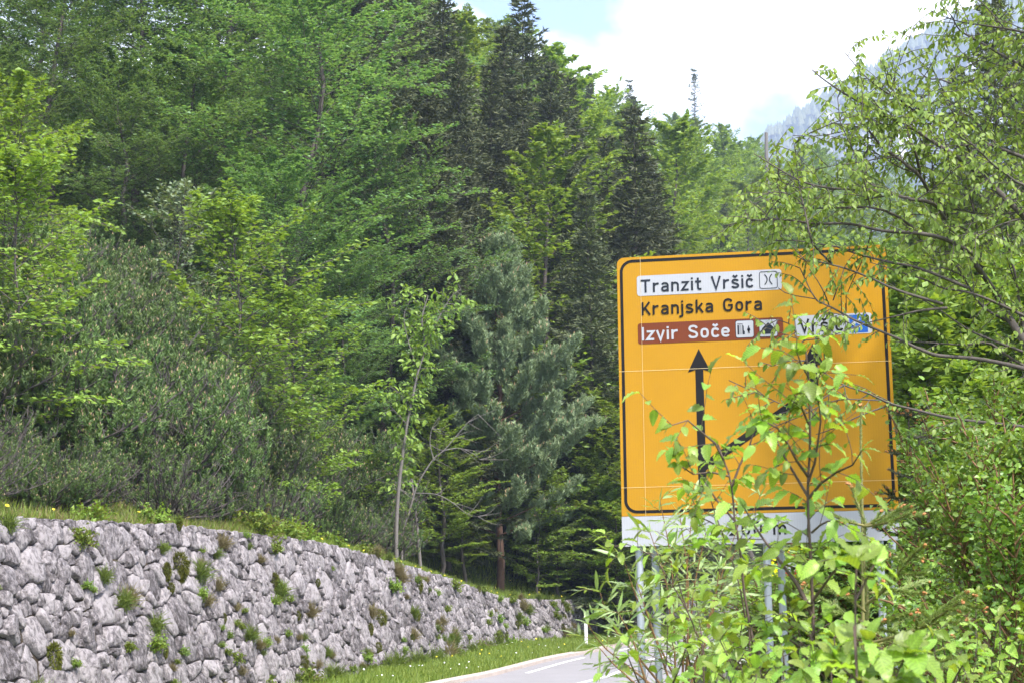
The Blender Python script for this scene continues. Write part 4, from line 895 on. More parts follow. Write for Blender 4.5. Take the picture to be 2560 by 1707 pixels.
# ------------------------------------------------------------------ timber guard rail on the near shoulder
g0 = at(1752, 1655, 25.0); gr = thing('timber_guardrail', 'weathered grey timber guard rail behind the willow and saplings', 'guard rail', (g0[0], 25.0, bank_z(g0[0], 25.0) - 0.05), -0.14)
gh = g0[2] - gr.location[2]
def beam(x0, x1, y0, y1, za, zb, nm):
    P = rrect(y0, y1, za, zb, .03, 4); n = len(P); V = np.vstack([np.column_stack([np.full(n, x0), P]), np.column_stack([np.full(n, x1), P])]); k = np.arange(n); q = (k + 1) % n
    T = np.concatenate([np.stack([k, q, q + n], -1), np.stack([k, q + n, k + n], -1), [(0, j, j + 1) for j in range(1, n - 1)], [(n, n + j + 1, n + j) for j in range(1, n - 1)]])
    return V, T
for k in range(5):
    V, T = beam(-.30, gh, -.09, .09, -.10, .10, 'post'); V = np.column_stack([V[:, 2] , V[:, 1] + k * 3.2, V[:, 0]])
    add('post', mesh('post', V, T, MAT['weathered_wood']), gr)
for k in range(4):
    V, T = beam(-.2 + k * 3.2, 3.0 + k * 3.2, -.03, .03, -.02, -.02, 'x') if False else beam(-.12 + k * 3.2, 3.06 + k * 3.2, .10, .22, gh - .42, gh - .14, 'rail')
    add('rail', mesh('rail', np.column_stack([-V[:, 1], V[:, 0], V[:, 2]]), T, MAT['weathered_wood']), gr)
# ------------------------------------------------------------------ near leaves (each its own object on the saplings)
def near_leaf(seed, n=10, wid=0.27, droop=0.32, fold=0.26, ser=0.05, vein=0.03, pw=0.75):
    r = np.random.default_rng(seed); t = np.linspace(0, 1, n); w = wid * np.sin(pi * t ** 0.85) ** pw
    w = w * (1 + ser * np.where(np.arange(n) % 2, 1, -1)); w[0] = w[-1] = 0.004
    droop = droop * r.uniform(0.4, 1.9); fold = fold * r.uniform(0.4, 1.9)
    z = -droop * t ** 2 + r.normal(0, 0.010, n); twist = r.normal(0, 0.25) * t; side = r.normal(0, 0.05) * t ** 2
    vv = vein * np.where(np.arange(n) % 2, 1, -1)
    L = np.stack([t - 0.02 * w, side + w * np.cos(twist), z + fold * w + w * np.sin(twist) + vv], -1); R = np.stack([t, side - w * np.cos(twist), z + fold * w - w * np.sin(twist) + vv], -1); C = np.stack([t, side, z], -1)
    V = np.concatenate([L, C, R]); k = np.arange(n - 1)
    T = np.concatenate([np.stack([k, k + n, k + n + 1], -1), np.stack([k, k + n + 1, k + 1], -1), np.stack([k + n, k + 2 * n, k + 2 * n + 1], -1), np.stack([k + n, k + 2 * n + 1, k + n + 1], -1)])
    return V, T
HB = [mesh('hornbeam_leaf', *near_leaf(k), MAT['hornbeam_leaf'], np.full(30, 0.15 + 0.14 * k), smooth=True) for k in range(6)]
WL = [mesh('willow_leaf', *near_leaf(20 + k, 7, 0.075, 0.25, 0.3, 0, 0, 0.6), MAT['willow_leaf'], np.full(21, 0.1 + 0.15 * k), smooth=True) for k in range(6)]
EL = [mesh('elm_leaf', *near_leaf(40 + k, 7, 0.24, 0.30, 0.25, 0.04, 0.015), MAT['elm_leaf'], np.full(21, 0.1 + 0.15 * k), smooth=True) for k in range(6)]
def leaf_obj(me, root, pos, fr, sc, base):
    o = bpy.data.objects.new('leaf', me); COL.objects.link(o); o.parent = root
    f = fr * sc; p = pos - base
    o.matrix_local = Matrix(((f[0][0], f[1][0], f[2][0], p[0]), (f[0][1], f[1][1], f[2][1], p[1]), (f[0][2], f[1][2], f[2][2], p[2]), (0, 0, 0, 1)))
def resample(P, step):
    P = catmull(P, max(24, len(P) * 8)); a = np.concatenate([[0], np.cumsum(np.linalg.norm(np.diff(P, axis=0), axis=1))])
    n = max(3, int(a[-1] / step)); u = np.linspace(0, a[-1], n)
    return np.stack([np.interp(u, a, P[:, k]) for k in range(3)], -1), a[-1]
def sapling(name, label, stems, seed, leaves, bark='sapling_bark', size=0.08, node=0.075, twig=(0.08, 0.2), per=(2, 4), start=0.3, cap=288, base_xy=None, group=None, cat='sapling', droopd=0.35, leafmat=None, tmpl=None, open_=0.75):
    """stems: [(traced points, r0, r1, leaf density)]; grows short side twigs with alternate leaves"""
    r = np.random.default_rng(seed); wood, lv = [], []
    first = trace(stems[0][0]); b = first[0].copy(); b[2] = bank_z(b[0], b[1]) - 0.05 if base_xy is None else base_xy[2]
    if base_xy is not None: b[:2] = base_xy[:2]
    root = thing(name, label, cat, tuple(b), group=group)
    for si, (pts, r0, r1, dens) in enumerate(stems):
        P = trace(pts)
        if si == 0: P = np.vstack([b, P]) if np.linalg.norm(P[0] - b) > 0.15 else P
        S, L = resample(P, 0.05); n = len(S); rad = np.linspace(r0, r1, n); wood.append(tubes(S, rad, 6))
        t = unit(np.gradient(S, axis=0)); ln = 0 if si else np.linalg.norm(first[0] - b)
        k = int(n * (start if si == 0 else 0.12)) + 1; sgn = 1
        while k < n:
            f = k / n; sgn = -sgn
            if r.random() < dens:
                az = r.uniform(-0.7, 0.7); side = unit(np.cross(t[k], np.array([sin(az), -cos(az), 0.25]))) * sgn
                tl = r.uniform(*twig) * (1.15 - 0.55 * f); d0 = unit(t[k] * 0.55 + side * 0.9 + np.array([0, 0, 0.1]))
                tw = grow(S[k:k + 1], d0[None], np.array([tl]), 5, -0.06, r)[0]; wood.append(tubes(tw, np.linspace(max(0.0016, rad[k] * 0.4), 0.0010, 5), 3))
                m_ = r.integers(per[0], per[1] + 1)
                for q in range(m_):
                    u = (q + 1) / m_; x = u * 3.999; i = int(x); p = tw[i] + (tw[min(i + 1, 4)] - tw[i]) * (x - i)
                    td = unit(tw[min(i + 1, 4)] - tw[i]); sd = unit(np.cross(td, np.array([0, 0, 1.0]))) * (1 if q % 2 else -1)
                    d = td * (0.9 if q == m_ - 1 else 0.45) + sd * (0.15 if q == m_ - 1 else open_) + np.array([0, 0, -droopd]) + r.normal(0, 0.22, 3)
                    lv.append((p, d, size * r.uniform(0.6, 1.15)))
            if dens > 0 and r.random() < 0.45:
                d = t[k] * 0.5 + unit(np.cross(t[k], r.normal(0, 1, 3))) * 0.8 + np.array([0, 0, -droopd]); lv.append((S[k], d, size * r.uniform(0.7, 1.1)))
            k += max(1, int(node / 0.05 * r.uniform(0.7, 1.4)))
        if dens > 0:
            for q in range(3): lv.append((S[-1], t[-1] + r.normal(0, 0.6, 3), size * r.uniform(0.5, 0.95)))
    w = merge(wood); add('stem', mesh('stem', w[0] - b, w[1], MAT[bark], smooth=True), root)
    if len(lv) > cap:
        r.shuffle(lv); rest = lv[cap:]; lv = lv[:cap]
        vv, tt = near_leaf(3, 7, *( (0.075, 0.25, 0.3, 0, 0, 0.6) if leaves is WL else (0.28,)))
        pos = np.array([q[0] for q in rest]) - b; fr = frames(np.array([q[1] for q in rest]), np.array([0, -0.35, 1.0]) + r.normal(0, 0.35, (len(rest), 3)))
        c = scatter(vv, tt, pos, fr, np.array([q[2] for q in rest])); tag(add('foliage', mesh('foliage', c[0], c[1], leaves[0].materials[0], c[2], smooth=True), root), kind='stuff')
    for q in lv:
        fr = frames(np.asarray(q[1])[None], (np.array([0, -0.35, 1.0]) + r.normal(0, 0.35, 3))[None])[0]
        leaf_obj(leaves[r.integers(len(leaves))], root, q[0], fr, q[2], b)
    return root
Y1 = 5.5
def tp(pts, Y, dY=0.0): return [(p[0], p[1], Y + dY * k / max(1, len(pts) - 1)) for k, p in enumerate(pts)]
sapling('hornbeam_sapling', 'tall straight hornbeam sapling with a leafy tip over the slanting arrow', [
    (tp([(2034, 1707), (2034, 1600), (2031, 1500), (2026, 1384), (2021, 1290), (2020, 1207), (2025, 1118), (2024, 1016), (2020, 931), (2015, 880)], Y1), 0.012, 0.003, 1.0), (tp([(2022, 1010), (2040, 960), (2052, 930)], Y1, -0.1), 0.004, 0.002, 1.0), (tp([(2022, 1060), (2000, 1010), (1985, 985)], Y1, -0.1), 0.004, 0.002, 1.0), (tp([(2020, 940), (2000, 905), (1992, 880)], Y1, -0.1), 0.003, 0.002, 1.0),
    (tp([(2021, 1245), (2060, 1200), (2100, 1175), (2133, 1160), (2155, 1125)], Y1, -0.2), 0.005, 0.002, 0.75),
    (tp([(2020, 1207), (2036, 1160), (2044, 1110), (2052, 1050), (2046, 1000)], Y1, -0.1), 0.005, 0.002, 0.95),
    (tp([(2020, 1240), (1990, 1190), (1972, 1160), (1950, 1120), (1935, 1085)], Y1, 0.1), 0.005, 0.002, 0.9),
    (tp([(2020, 1190), (1985, 1140), (1950, 1075), (1905, 1050)], Y1, -0.15), 0.005, 0.002, 0.95),
    (tp([(2034, 1545), (2006, 1483), (1983, 1445), (1962, 1418), (1925, 1367), (1906, 1343), (1877, 1299), (1862, 1270)], Y1, 0.1), 0.008, 0.002, 0.6),
    (tp([(2033, 1500), (2065, 1455), (2090, 1420), (2105, 1385)], Y1, -0.2), 0.005, 0.002, 0.8),
    (tp([(2030, 1330), (2060, 1305), (2090, 1300)], Y1, -0.2), 0.004, 0.002, 1.0)], 101, HB, size=0.068, per=(3, 6), twig=(0.10, 0.24), start=0.42, node=0.05)
sapling('hornbeam_sapling', 'branching hornbeam sapling reaching across the foot of the straight arrow', [
    (tp([(1900, 1707), (1893, 1650), (1880, 1590), (1868, 1525), (1858, 1462), (1855, 1410), (1845, 1342), (1836, 1291), (1832, 1240), (1824, 1190), (1809, 1149), (1795, 1110)], 6.1), 0.012, 0.003, 0.72),
    (tp([(1809, 1149), (1790, 1110), (1760, 1085), (1735, 1062), (1712, 1048), (1680, 1062)], 6.1, -0.1), 0.004, 0.002, 1.0),
    (tp([(1824, 1190), (1785, 1178), (1748, 1190), (1715, 1172), (1695, 1160)], 6.1, -0.1), 0.004, 0.002, 0.9),
    (tp([(1830, 1215), (1850, 1160), (1866, 1128), (1884, 1092), (1890, 1060)], 6.1), 0.005, 0.002, 1.0),
    (tp([(1836, 1300), (1800, 1260), (1775, 1225), (1760, 1200)], 6.1, 0.1), 0.004, 0.002, 0.9)], 102, HB, size=0.064, per=(3, 6), twig=(0.10, 0.22), start=0.42, node=0.055)
sapling('hornbeam_sapling', 'thin hornbeam sapling in front of the white distance plate', [
    (tp([(1876, 1650), (1862, 1540), (1848, 1460), (1830, 1400), (1819, 1372), (1802, 1321), (1780, 1260), (1772, 1225)], 6.3), 0.007, 0.002, 0.75),
    (tp([(1830, 1400), (1800, 1380), (1768, 1372), (1735, 1360)], 6.3, -0.1), 0.004, 0.002, 0.9),
    (tp([(1802, 1321), (1770, 1300), (1745, 1290)], 6.3), 0.003, 0.002, 1.0)], 103, HB, size=0.064, per=(3, 5), twig=(0.10, 0.22), start=0.25, node=0.055)
sapling('hornbeam_sapling', 'slight hornbeam sapling stooping over the roadside posts', [
    (tp([(1760, 1707), (1745, 1600), (1720, 1530), (1680, 1460), (1640, 1400), (1600, 1372), (1560, 1358), (1535, 1365)], 7.2), 0.008, 0.002, 0.85),
    (tp([(1720, 1530), (1700, 1470), (1690, 1430)], 7.2), 0.004, 0.002, 0.9)], 104, HB, size=0.062, start=0.35, node=0.055)
sapling('hornbeam_sapling', 'small hornbeam sapling with a dark thin stem beside the tall straight one', [
    (tp([(2022, 1707), (2010, 1653), (2000, 1585), (1979, 1530), (1970, 1490)], 5.6), 0.006, 0.002, 0.9),
    (tp([(2005, 1620), (1960, 1590), (1925, 1585)], 5.6), 0.004, 0.002, 1.0), (tp([(2012, 1660), (2050, 1620), (2075, 1600)], 5.6), 0.004, 0.002, 1.0)], 105, HB, size=0.060, node=0.055, start=0.4)
sapling('hazel_shoot', 'soft blurred leafy shoot close in front of the young spruce', [
    (tp([(2143, 1720), (2143, 1678), (2139, 1600), (2138, 1559), (2139, 1457), (2142, 1400)], 3.5), 0.005, 0.002, 0.55),
    (tp([(2139, 1500), (2170, 1440), (2185, 1410)], 3.5), 0.003, 0.0015, 0.9)], 106, HB, size=0.085, node=0.11, twig=(0.03, 0.08), per=(1, 2), start=0.6, cat='shoot', base_xy=(0.68, 3.5, 0.55))
sapling('hazel_shoot', 'soft blurred shoots with pale leaves below the young spruce', [
    (tp([(2215, 1760), (2205, 1700), (2195, 1650), (2170, 1600)], 3.8), 0.004, 0.002, 0.9), (tp([(2230, 1740), (2240, 1690), (2262, 1640)], 3.8), 0.004, 0.002, 0.9), (tp([(2190, 1740), (2130, 1690), (2095, 1660)], 3.8), 0.004, 0.002, 0.8)], 107, HB, size=0.08, node=0.07, twig=(0.03, 0.09), per=(2, 3), start=0.3, cat='shoot', base_xy=(0.8, 3.8, 0.5))
for k, (x0, x1, y1, Y, lab) in enumerate([(1640, 1670, 1560, 6.6, 'leafy hornbeam shoots between willow and branching sapling'), (1780, 1740, 1500, 7.4, 'leafy hornbeam shoots below the white distance plate'), (1960, 1950, 1590, 5.2, 'low hornbeam shoots at the foot of the tall sapling'), (1860, 1800, 1600, 5.6, 'low hornbeam shoots before the timber rail'), (2340, 2330, 1590, 6.0, 'low hornbeam shoots right of the young spruce'), (2480, 2500, 1540, 6.5, 'hornbeam shoots with large leaves at the edge of the dark hedge'), (2420, 2440, 1480, 8.5, 'slim hornbeam shoot with bright leaves before the dark hedge'), (2080, 2085, 1590, 5.0, 'hornbeam shoots around the stem of the blurred shoot')]):
    sapling('hornbeam_shoots', lab, [(tp([(x0, 1760), ((x0 + x1) / 2 + 8, 1680), (x1, y1)], Y), 0.006, 0.002, 0.6), (tp([(x0 + 10, 1770), (x0 + 50, 1690), (x0 + 75, y1 + 60)], Y, -0.3), 0.005, 0.002, 0.6), (tp([(x0 - 10, 1770), (x0 - 45, 1700), (x0 - 70, y1 + 80)], Y, -0.3), 0.005, 0.002, 0.6)], 110 + k, HB, size=0.060, start=0.35, node=0.06, cat='shoots')
# willow
ws = []
for (x0, y0, x1, y1, Y, bnd) in [(1690, 1720, 1625, 1330, 7.6, 20), (1700, 1720, 1560, 1400, 7.7, -10), (1660, 1720, 1500, 1480, 7.4, -25), (1720, 1720, 1700, 1290, 7.9, 12), (1640, 1720, 1470, 1560, 7.3, -20), (1710, 1720, 1765, 1330, 8.0, -10), (1620, 1720, 1545, 1530, 7.2, 10), (1680, 1720, 1590, 1450, 7.5, 0), (1735, 1720, 1800, 1420, 7.8, 5), (1600, 1720, 1500, 1620, 7.1, -5), (1690, 1720, 1650, 1250, 8.1, 15), (1705, 1720, 1735, 1240, 8.2, -6), (1725, 1720, 1850, 1300, 8.2, -6), (1715, 1720, 1900, 1240, 8.3, -10)]:
    ws.append((tp([(x0, y0), ((x0 * 2 + x1) / 3 + bnd * .5, (y0 * 2 + y1) / 3), ((x0 + 2 * x1) / 3 + bnd, (y0 + 2 * y1) / 3), (x1, y1)], Y), 0.006, 0.0018, 0.95))
sapling('willow_bush', 'willow bush with narrow silvery leaves below the left corner of the sign', ws, 130, WL, bark='twig_brown', size=0.10, node=0.042, twig=(0.05, 0.15), per=(4, 6), start=0.2, cat='bush', droopd=-0.1, open_=0.55)

# ------------------------------------------------------------------ elm branches hanging over the sign
LIMB = {  # traced limbs of the tree that stands just outside the frame: (photo points, depth, leaf density, twig length)
 'L1': ([(2740, 1130), (2640, 1085), (2560, 1067), (2465, 1056), (2385, 1046), (2293, 1025), (2223, 1007), (2170, 982), (2109, 962), (2061, 931)], 13.6, 0.35, 0.35, .030),
 'L1b': ([(2232, 1009), (2153, 1037), (2082, 1071), (2040, 1085)], 13.6, 0.25, 0.3, .008), 'L1c': ([(2109, 962), (2050, 1000), (2000, 1028), (1946, 1006), (1871, 972), (1822, 950)], 13.5, 0.85, 0.28, .006),
 'L1d': ([(2200, 1000), (2090, 1000), (2000, 1040), (1950, 1060), (1920, 1075)], 13.4, 0.8, 0.3, .006), 'L1e': ([(2061, 931), (2010, 900), (1960, 905), (1930, 915)], 13.5, 0.9, 0.25, .005),
 'L2': ([(2740, 990), (2640, 945), (2560, 921), (2511, 909), (2441, 896), (2377, 891), (2335, 886), (2293, 870), (2251, 849), (2202, 828), (2149, 806), (2115, 789), (2073, 765), (2039, 748), (2000, 671)], 14.0, 0.40, 0.35, .030),
 'L2b': ([(2073, 765), (2055, 720), (2023, 673)], 14.0, 0.2, 0.2, .006), 'L2c': ([(2083, 751), (2095, 716), (2112, 668)], 14.0, 0.1, 0.2, .006), 'L2d': ([(2039, 748), (2005, 742), (1971, 736), (1945, 720)], 14.0, 0.15, 0.2, .005),
 'L2e': ([(2160, 810), (2080, 838), (2010, 850), (1950, 830), (1915, 820)], 13.7, 1.0, 0.28, .006), 'L2f': ([(2010, 850), (1985, 880), (1960, 900), (1925, 905)], 13.7, 0.7, 0.25, .005), 'L2g': ([(1990, 830), (1960, 800), (1930, 805), (1895, 835)], 13.7, 1.0, 0.25, .005), 'L2h': ([(2150, 806), (2110, 790), (2080, 780), (2060, 800)], 13.8, 1.0, 0.25, .005),
 'L3': ([(2700, 985), (2610, 940), (2544, 905), (2507, 881), (2469, 856), (2420, 862), (2371, 860), (2318, 856), (2230, 854)], 14.3, 0.45, 0.35, .022),
 'L4': ([(2690, 930), (2560, 880), (2451, 839), (2399, 810), (2349, 775), (2290, 740), (2258, 728)], 14.2, 0.6, 0.4, .020), 'L4b': ([(2367, 770), (2300, 777), (2230, 793), (2172, 806)], 14.1, 0.35, 0.3, .014),
 'L5': ([(2680, 850), (2560, 790), (2458, 744), (2406, 728), (2356, 721), (2314, 700), (2272, 688), (2220, 670), (2174, 656)], 14.1, 0.7, 0.4, .022),
 'L6': ([(2356, 760), (2280, 738), (2221, 717), (2192, 702), (2163, 690), (2112, 671), (2073, 661), (2039, 653), (2013, 653), (1979, 632)], 13.9, 0.6, 0.35, .013),
 'L7': ([(2420, 720), (2300, 672), (2220, 655), (2141, 635), (2098, 619), (2064, 613), (2022, 607), (1988, 602), (1933, 602)], 14.0, 1.0, 0.26, .014),
 'M1': ([(2700, 1000), (2620, 930), (2560, 853), (2532, 810), (2511, 772), (2486, 730), (2458, 688), (2427, 646), (2402, 610), (2362, 547), (2331, 501), (2301, 444), (2250, 400), (2198, 360), (2144, 283), (2135, 240)], 14.6, 0.9, 0.5, .045),
 'M1b': ([(2301, 444), (2289, 383), (2266, 325), (2259, 283), (2240, 220), (2200, 150)], 14.6, 1.0, 0.5, .014),
 'M2': ([(2760, 760), (2640, 620), (2557, 540), (2511, 494), (2454, 440), (2427, 421), (2389, 390), (2351, 367), (2312, 341), (2255, 306), (2205, 283), (2120, 240), (2060, 200), (2030, 175)], 14.4, 1.0, 0.5, .035),
 'M3': ([(2362, 547), (2331, 509), (2266, 497), (2232, 484), (2186, 476), (2121, 473), (2075, 471), (2006, 455), (1937, 417), (1885, 385)], 14.2, 1.0, 0.45, .018),
 'M4': ([(2440, 640), (2366, 600), (2297, 584), (2209, 578), (2120, 560), (2040, 560), (1960, 550), (1880, 552), (1810, 565)], 14.0, 1.2, 0.30, .020),
 'M5': ([(2760, 560), (2640, 440), (2557, 394), (2419, 344), (2351, 314), (2293, 283), (2247, 249), (2213, 230), (2163, 191), (2110, 130)], 14.8, 1.0, 0.5, .025),
 'M6': ([(2780, 330), (2650, 220), (2560, 168), (2504, 138), (2446, 103), (2400, 77), (2377, 38), (2350, 10)], 14.9, 1.1, 0.5, .025), 'M7': ([(2740, 180), (2650, 120), (2560, 82), (2465, 65), (2396, 54), (2330, 30)], 14.6, 1.1, 0.5, .020),
 'M8': ([(2080, 660), (2040, 620), (2025, 589), (2014, 536), (1997, 459), (1987, 360)], 14.0, 1.0, 0.4, .010), 'M9': ([(2300, 584), (2240, 540), (2180, 520), (2100, 520), (2000, 520), (1920, 500), (1870, 520)], 14.3, 1.0, 0.4, .012),
 'M10': ([(2458, 688), (2440, 560), (2420, 480), (2380, 420)], 15.0, 1.0, 0.5, .014), 'M11': ([(2560, 853), (2540, 700), (2520, 600), (2530, 480)], 15.2, 1.0, 0.5, .016), 'M12': ([(2532, 810), (2450, 760), (2380, 650), (2300, 620)], 14.8, 1.0, 0.5, .014),
 'M13': ([(2640, 440), (2600, 330), (2540, 250), (2470, 190)], 15.2, 1.0, 0.5, .016), 'M14': ([(2454, 440), (2400, 330), (2370, 250), (2330, 170)], 15.0, 1.0, 0.5, .012)}
er = np.random.default_rng(77); ebase = np.array([at(2790, 1500, 14.6)[0], 14.6, 0.0]); ebase[2] = bank_z(ebase[0], ebase[1]) - 0.1
elm = thing('elm_tree', 'elm at the roadside whose leafy branches hang across the yellow sign', 'tree', tuple(ebase))
trunk = np.vstack([ebase, at(2785, 1350, 14.6), at(2775, 1100, 14.6), at(2790, 850, 14.7), at(2800, 500, 14.8), at(2780, 100, 14.9), at(2720, -250, 15.0), at(2640, -480, 15.0)])
tS = catmull(trunk, 40); w = tubes(tS, np.linspace(0.16, 0.02, 40), 9); add('trunk', mesh('trunk', w[0] - ebase, w[1], MAT['bark'], smooth=True), elm)
twood, LP, LD = [], [], []
def inside_crown(p):                    # the crown's left and upper outline as the photograph shows it
    q = p - np.array([0, 0, EYE]); u_ = CX + (q @ RT) / (q @ FWD) * F; v_ = CY - (q @ UP) / (q @ FWD) * F
    return u_ > np.interp(v_, [-500, -200, 0, 60, 120, 180, 270, 380, 480, 600], [2450, 2380, 2300, 2190, 2090, 2000, 1985, 1870, 1820, 1770])
def sprays(S, dens, tl, first):
    n = len(S); t = unit(np.gradient(S, axis=0)); ks = np.arange(int(n * first), n); sgn = 1
    for k in ks:
        if er.random() > dens * 0.93: continue
        sgn = -sgn; ax = np.array([er.normal(0, 0.5), -1.0, er.normal(0.2, 0.5)])
        d0 = unit(t[k] * er.uniform(0.5, 0.9) + unit(np.cross(t[k], ax)) * sgn * er.uniform(0.5, 0.9) + er.normal(0, 0.25, 3))
        L = tl * er.uniform(0.35, 1.2); tw = grow(S[k:k + 1], d0[None], np.array([L]), 6, -0.06, er)[0]
        if not inside_crown(tw[-1]): continue
        twood.append((tw, np.linspace(0.0042, 0.0016, 6))); m_ = max(3, int(L / 0.025)); u = np.linspace(0.15, 1, m_)
        x = u * 4.999; i = x.astype(int); p = tw[i] + (tw[i + 1] - tw[i]) * (x - i)[:, None]; td = unit(tw[i + 1] - tw[i])
        sd = unit(np.cross(td, np.array([0, 0, 1.0]))) * np.where(np.arange(m_) % 2, 1, -1)[:, None]
        LP.append(p); LD.append(td * 0.4 + sd * 0.5 + np.array([0, 0, -0.62]) + er.normal(0, 0.22, (m_, 3)))
for key, (pts, Y, dens, tl, rad) in LIMB.items():
    P = trace([(p[0], p[1], Y + 0.25 * sin(k * 1.3 + len(key)) * (0.3 if key[0] == 'L' else 1)) for k, p in enumerate(pts)])
    if pts[0][0] > 2590: P = np.vstack([tS[np.argmin(np.abs(tS[:, 2] - P[0, 2] + 0.5))], P])
    S, L = resample(P, 0.075); w = tubes(S, np.linspace(rad, max(0.0035, rad * 0.14), len(S)), 6)
    add('branch', mesh('branch', w[0] - ebase, w[1], MAT['bark'], smooth=True), elm)
    sprays(S, dens, tl, 0.0 if pts[0][0] < 2450 else 0.22)
    if key[0] == 'M':                    # second-order boughs through the crown
        for q in range(int(L * 2.6)):
            k = er.integers(int(len(S) * 0.2), len(S)); d = unit(np.array([er.normal(-0.5, 0.7), er.normal(0, 0.6), er.normal(0.25, 0.5)]))
            B = grow(S[k:k + 1], d[None], np.array([er.uniform(0.5, 1.1)]), 12, 0.01, er)[0]
            if not inside_crown(B[-1]): continue
            twood.append((B[::2], np.linspace(0.006, 0.003, 6))); sprays(B, 0.8, 0.36, 0.15)
up_ = er.normal(0, 1, (34, 3))             # the crown goes on above the frame
for k in range(34):
    s0 = tS[er.integers(22, 40)]; d = unit(np.array([up_[k, 0] * 0.8 - 0.15, up_[k, 1] * 0.8, abs(up_[k, 2]) * 0.4 + 0.1])); B = grow(s0[None], d[None], np.array([er.uniform(1.4, 3.2)]), 30, 0.005, er)[0]
    if not inside_crown(B[-1]): continue
    w = tubes(B, np.linspace(0.022, 0.005, 30), 5); add('branch', mesh('branch', w[0] - ebase, w[1], MAT['bark'], smooth=True), elm); sprays(B, 1.0, 0.5, 0.2)
w = tubes(np.array([q[0] for q in twood]) - ebase, np.array([q[1] for q in twood]), 4); tag(add('twigs', mesh('twigs', w[0], w[1], MAT['bark'], smooth=True), elm), kind='stuff')
LP = np.concatenate(LP); LD = np.concatenate(LD); LS = 0.059 * er.uniform(0.6, 1.2, len(LP))
rel = LP - np.array([0, 0, EYE]); uu = CX + (rel @ RT) / (rel @ FWD) * F; vv_ = CY - (rel @ UP) / (rel @ FWD) * F
onsign = (uu > 1560) & (uu < 2240) & (vv_ > 640) & (vv_ < 1280); pick = np.where(onsign)[0]; er.shuffle(pick); pick = pick[:290]
msk = np.ones(len(LP), bool); msk[pick] = False
LF = frames(LD, np.array([0, -0.3, 1.0]) + er.normal(0, 0.45, (len(LP), 3)))
for k in pick: leaf_obj(EL[er.integers(6)], elm, LP[k], LF[k], LS[k], ebase)
tv, tt = near_leaf(44, 5, 0.25, 0.30, 0.25, 0.0, 0.0)
c = scatter(tv, tt, LP[msk] - ebase, LF[msk], LS[msk]); tag(add('foliage', mesh('foliage', c[0], c[1], MAT['elm_leaf'], c[2], smooth=True), elm), kind='stuff')
print('elm leaves', len(LP), 'on sign', onsign.sum())

# ------------------------------------------------------------------ young spruces beside the sign
def needle_twig(S, r, nl=0.014, gap=0.0035, start=0.05, thick=0.0013):
    n = int(np.linalg.norm(np.diff(S, axis=0), axis=1).sum() / gap); u = np.linspace(start, 1, n); x = u * (len(S) - 1.001); i = x.astype(int); p = S[i] + (S[i + 1] - S[i]) * (x - i)[:, None]; t = unit(S[i + 1] - S[i])
    p = np.repeat(p, 4, 0); t = np.repeat(t, 4, 0); rnd = r.normal(0, 1, p.shape); sd = unit(rnd - np.sum(rnd * t, -1, keepdims=True) * t + np.array([0, 0, 0.35]))
    d = t * 0.75 + sd * 0.75; return scatter(SPIKE[0] * np.array([1, thick * 2 / nl, 1]), SPIKE[1], p, frames(d, r.normal(0, 1, d.shape)), nl * r.uniform(0.8, 1.2, len(p)))
def bud_mesh(p, d, r, s=0.006):
    ch = []
    for k in range(4 if s > 0.004 else 1):
        q = p + r.normal(0, s * 0.9, 3) * (k > 0); a = unit(d + r.normal(0, 0.4, 3) * (k > 0)); P = np.stack([q - a * s, q - a * s * 0.2, q + a * s * 0.9, q + a * s * 1.7]); ch.append(tubes(P, np.array([0.3, 1, 0.75, 0.05]) * s, 6))
    return merge(ch)[:2]
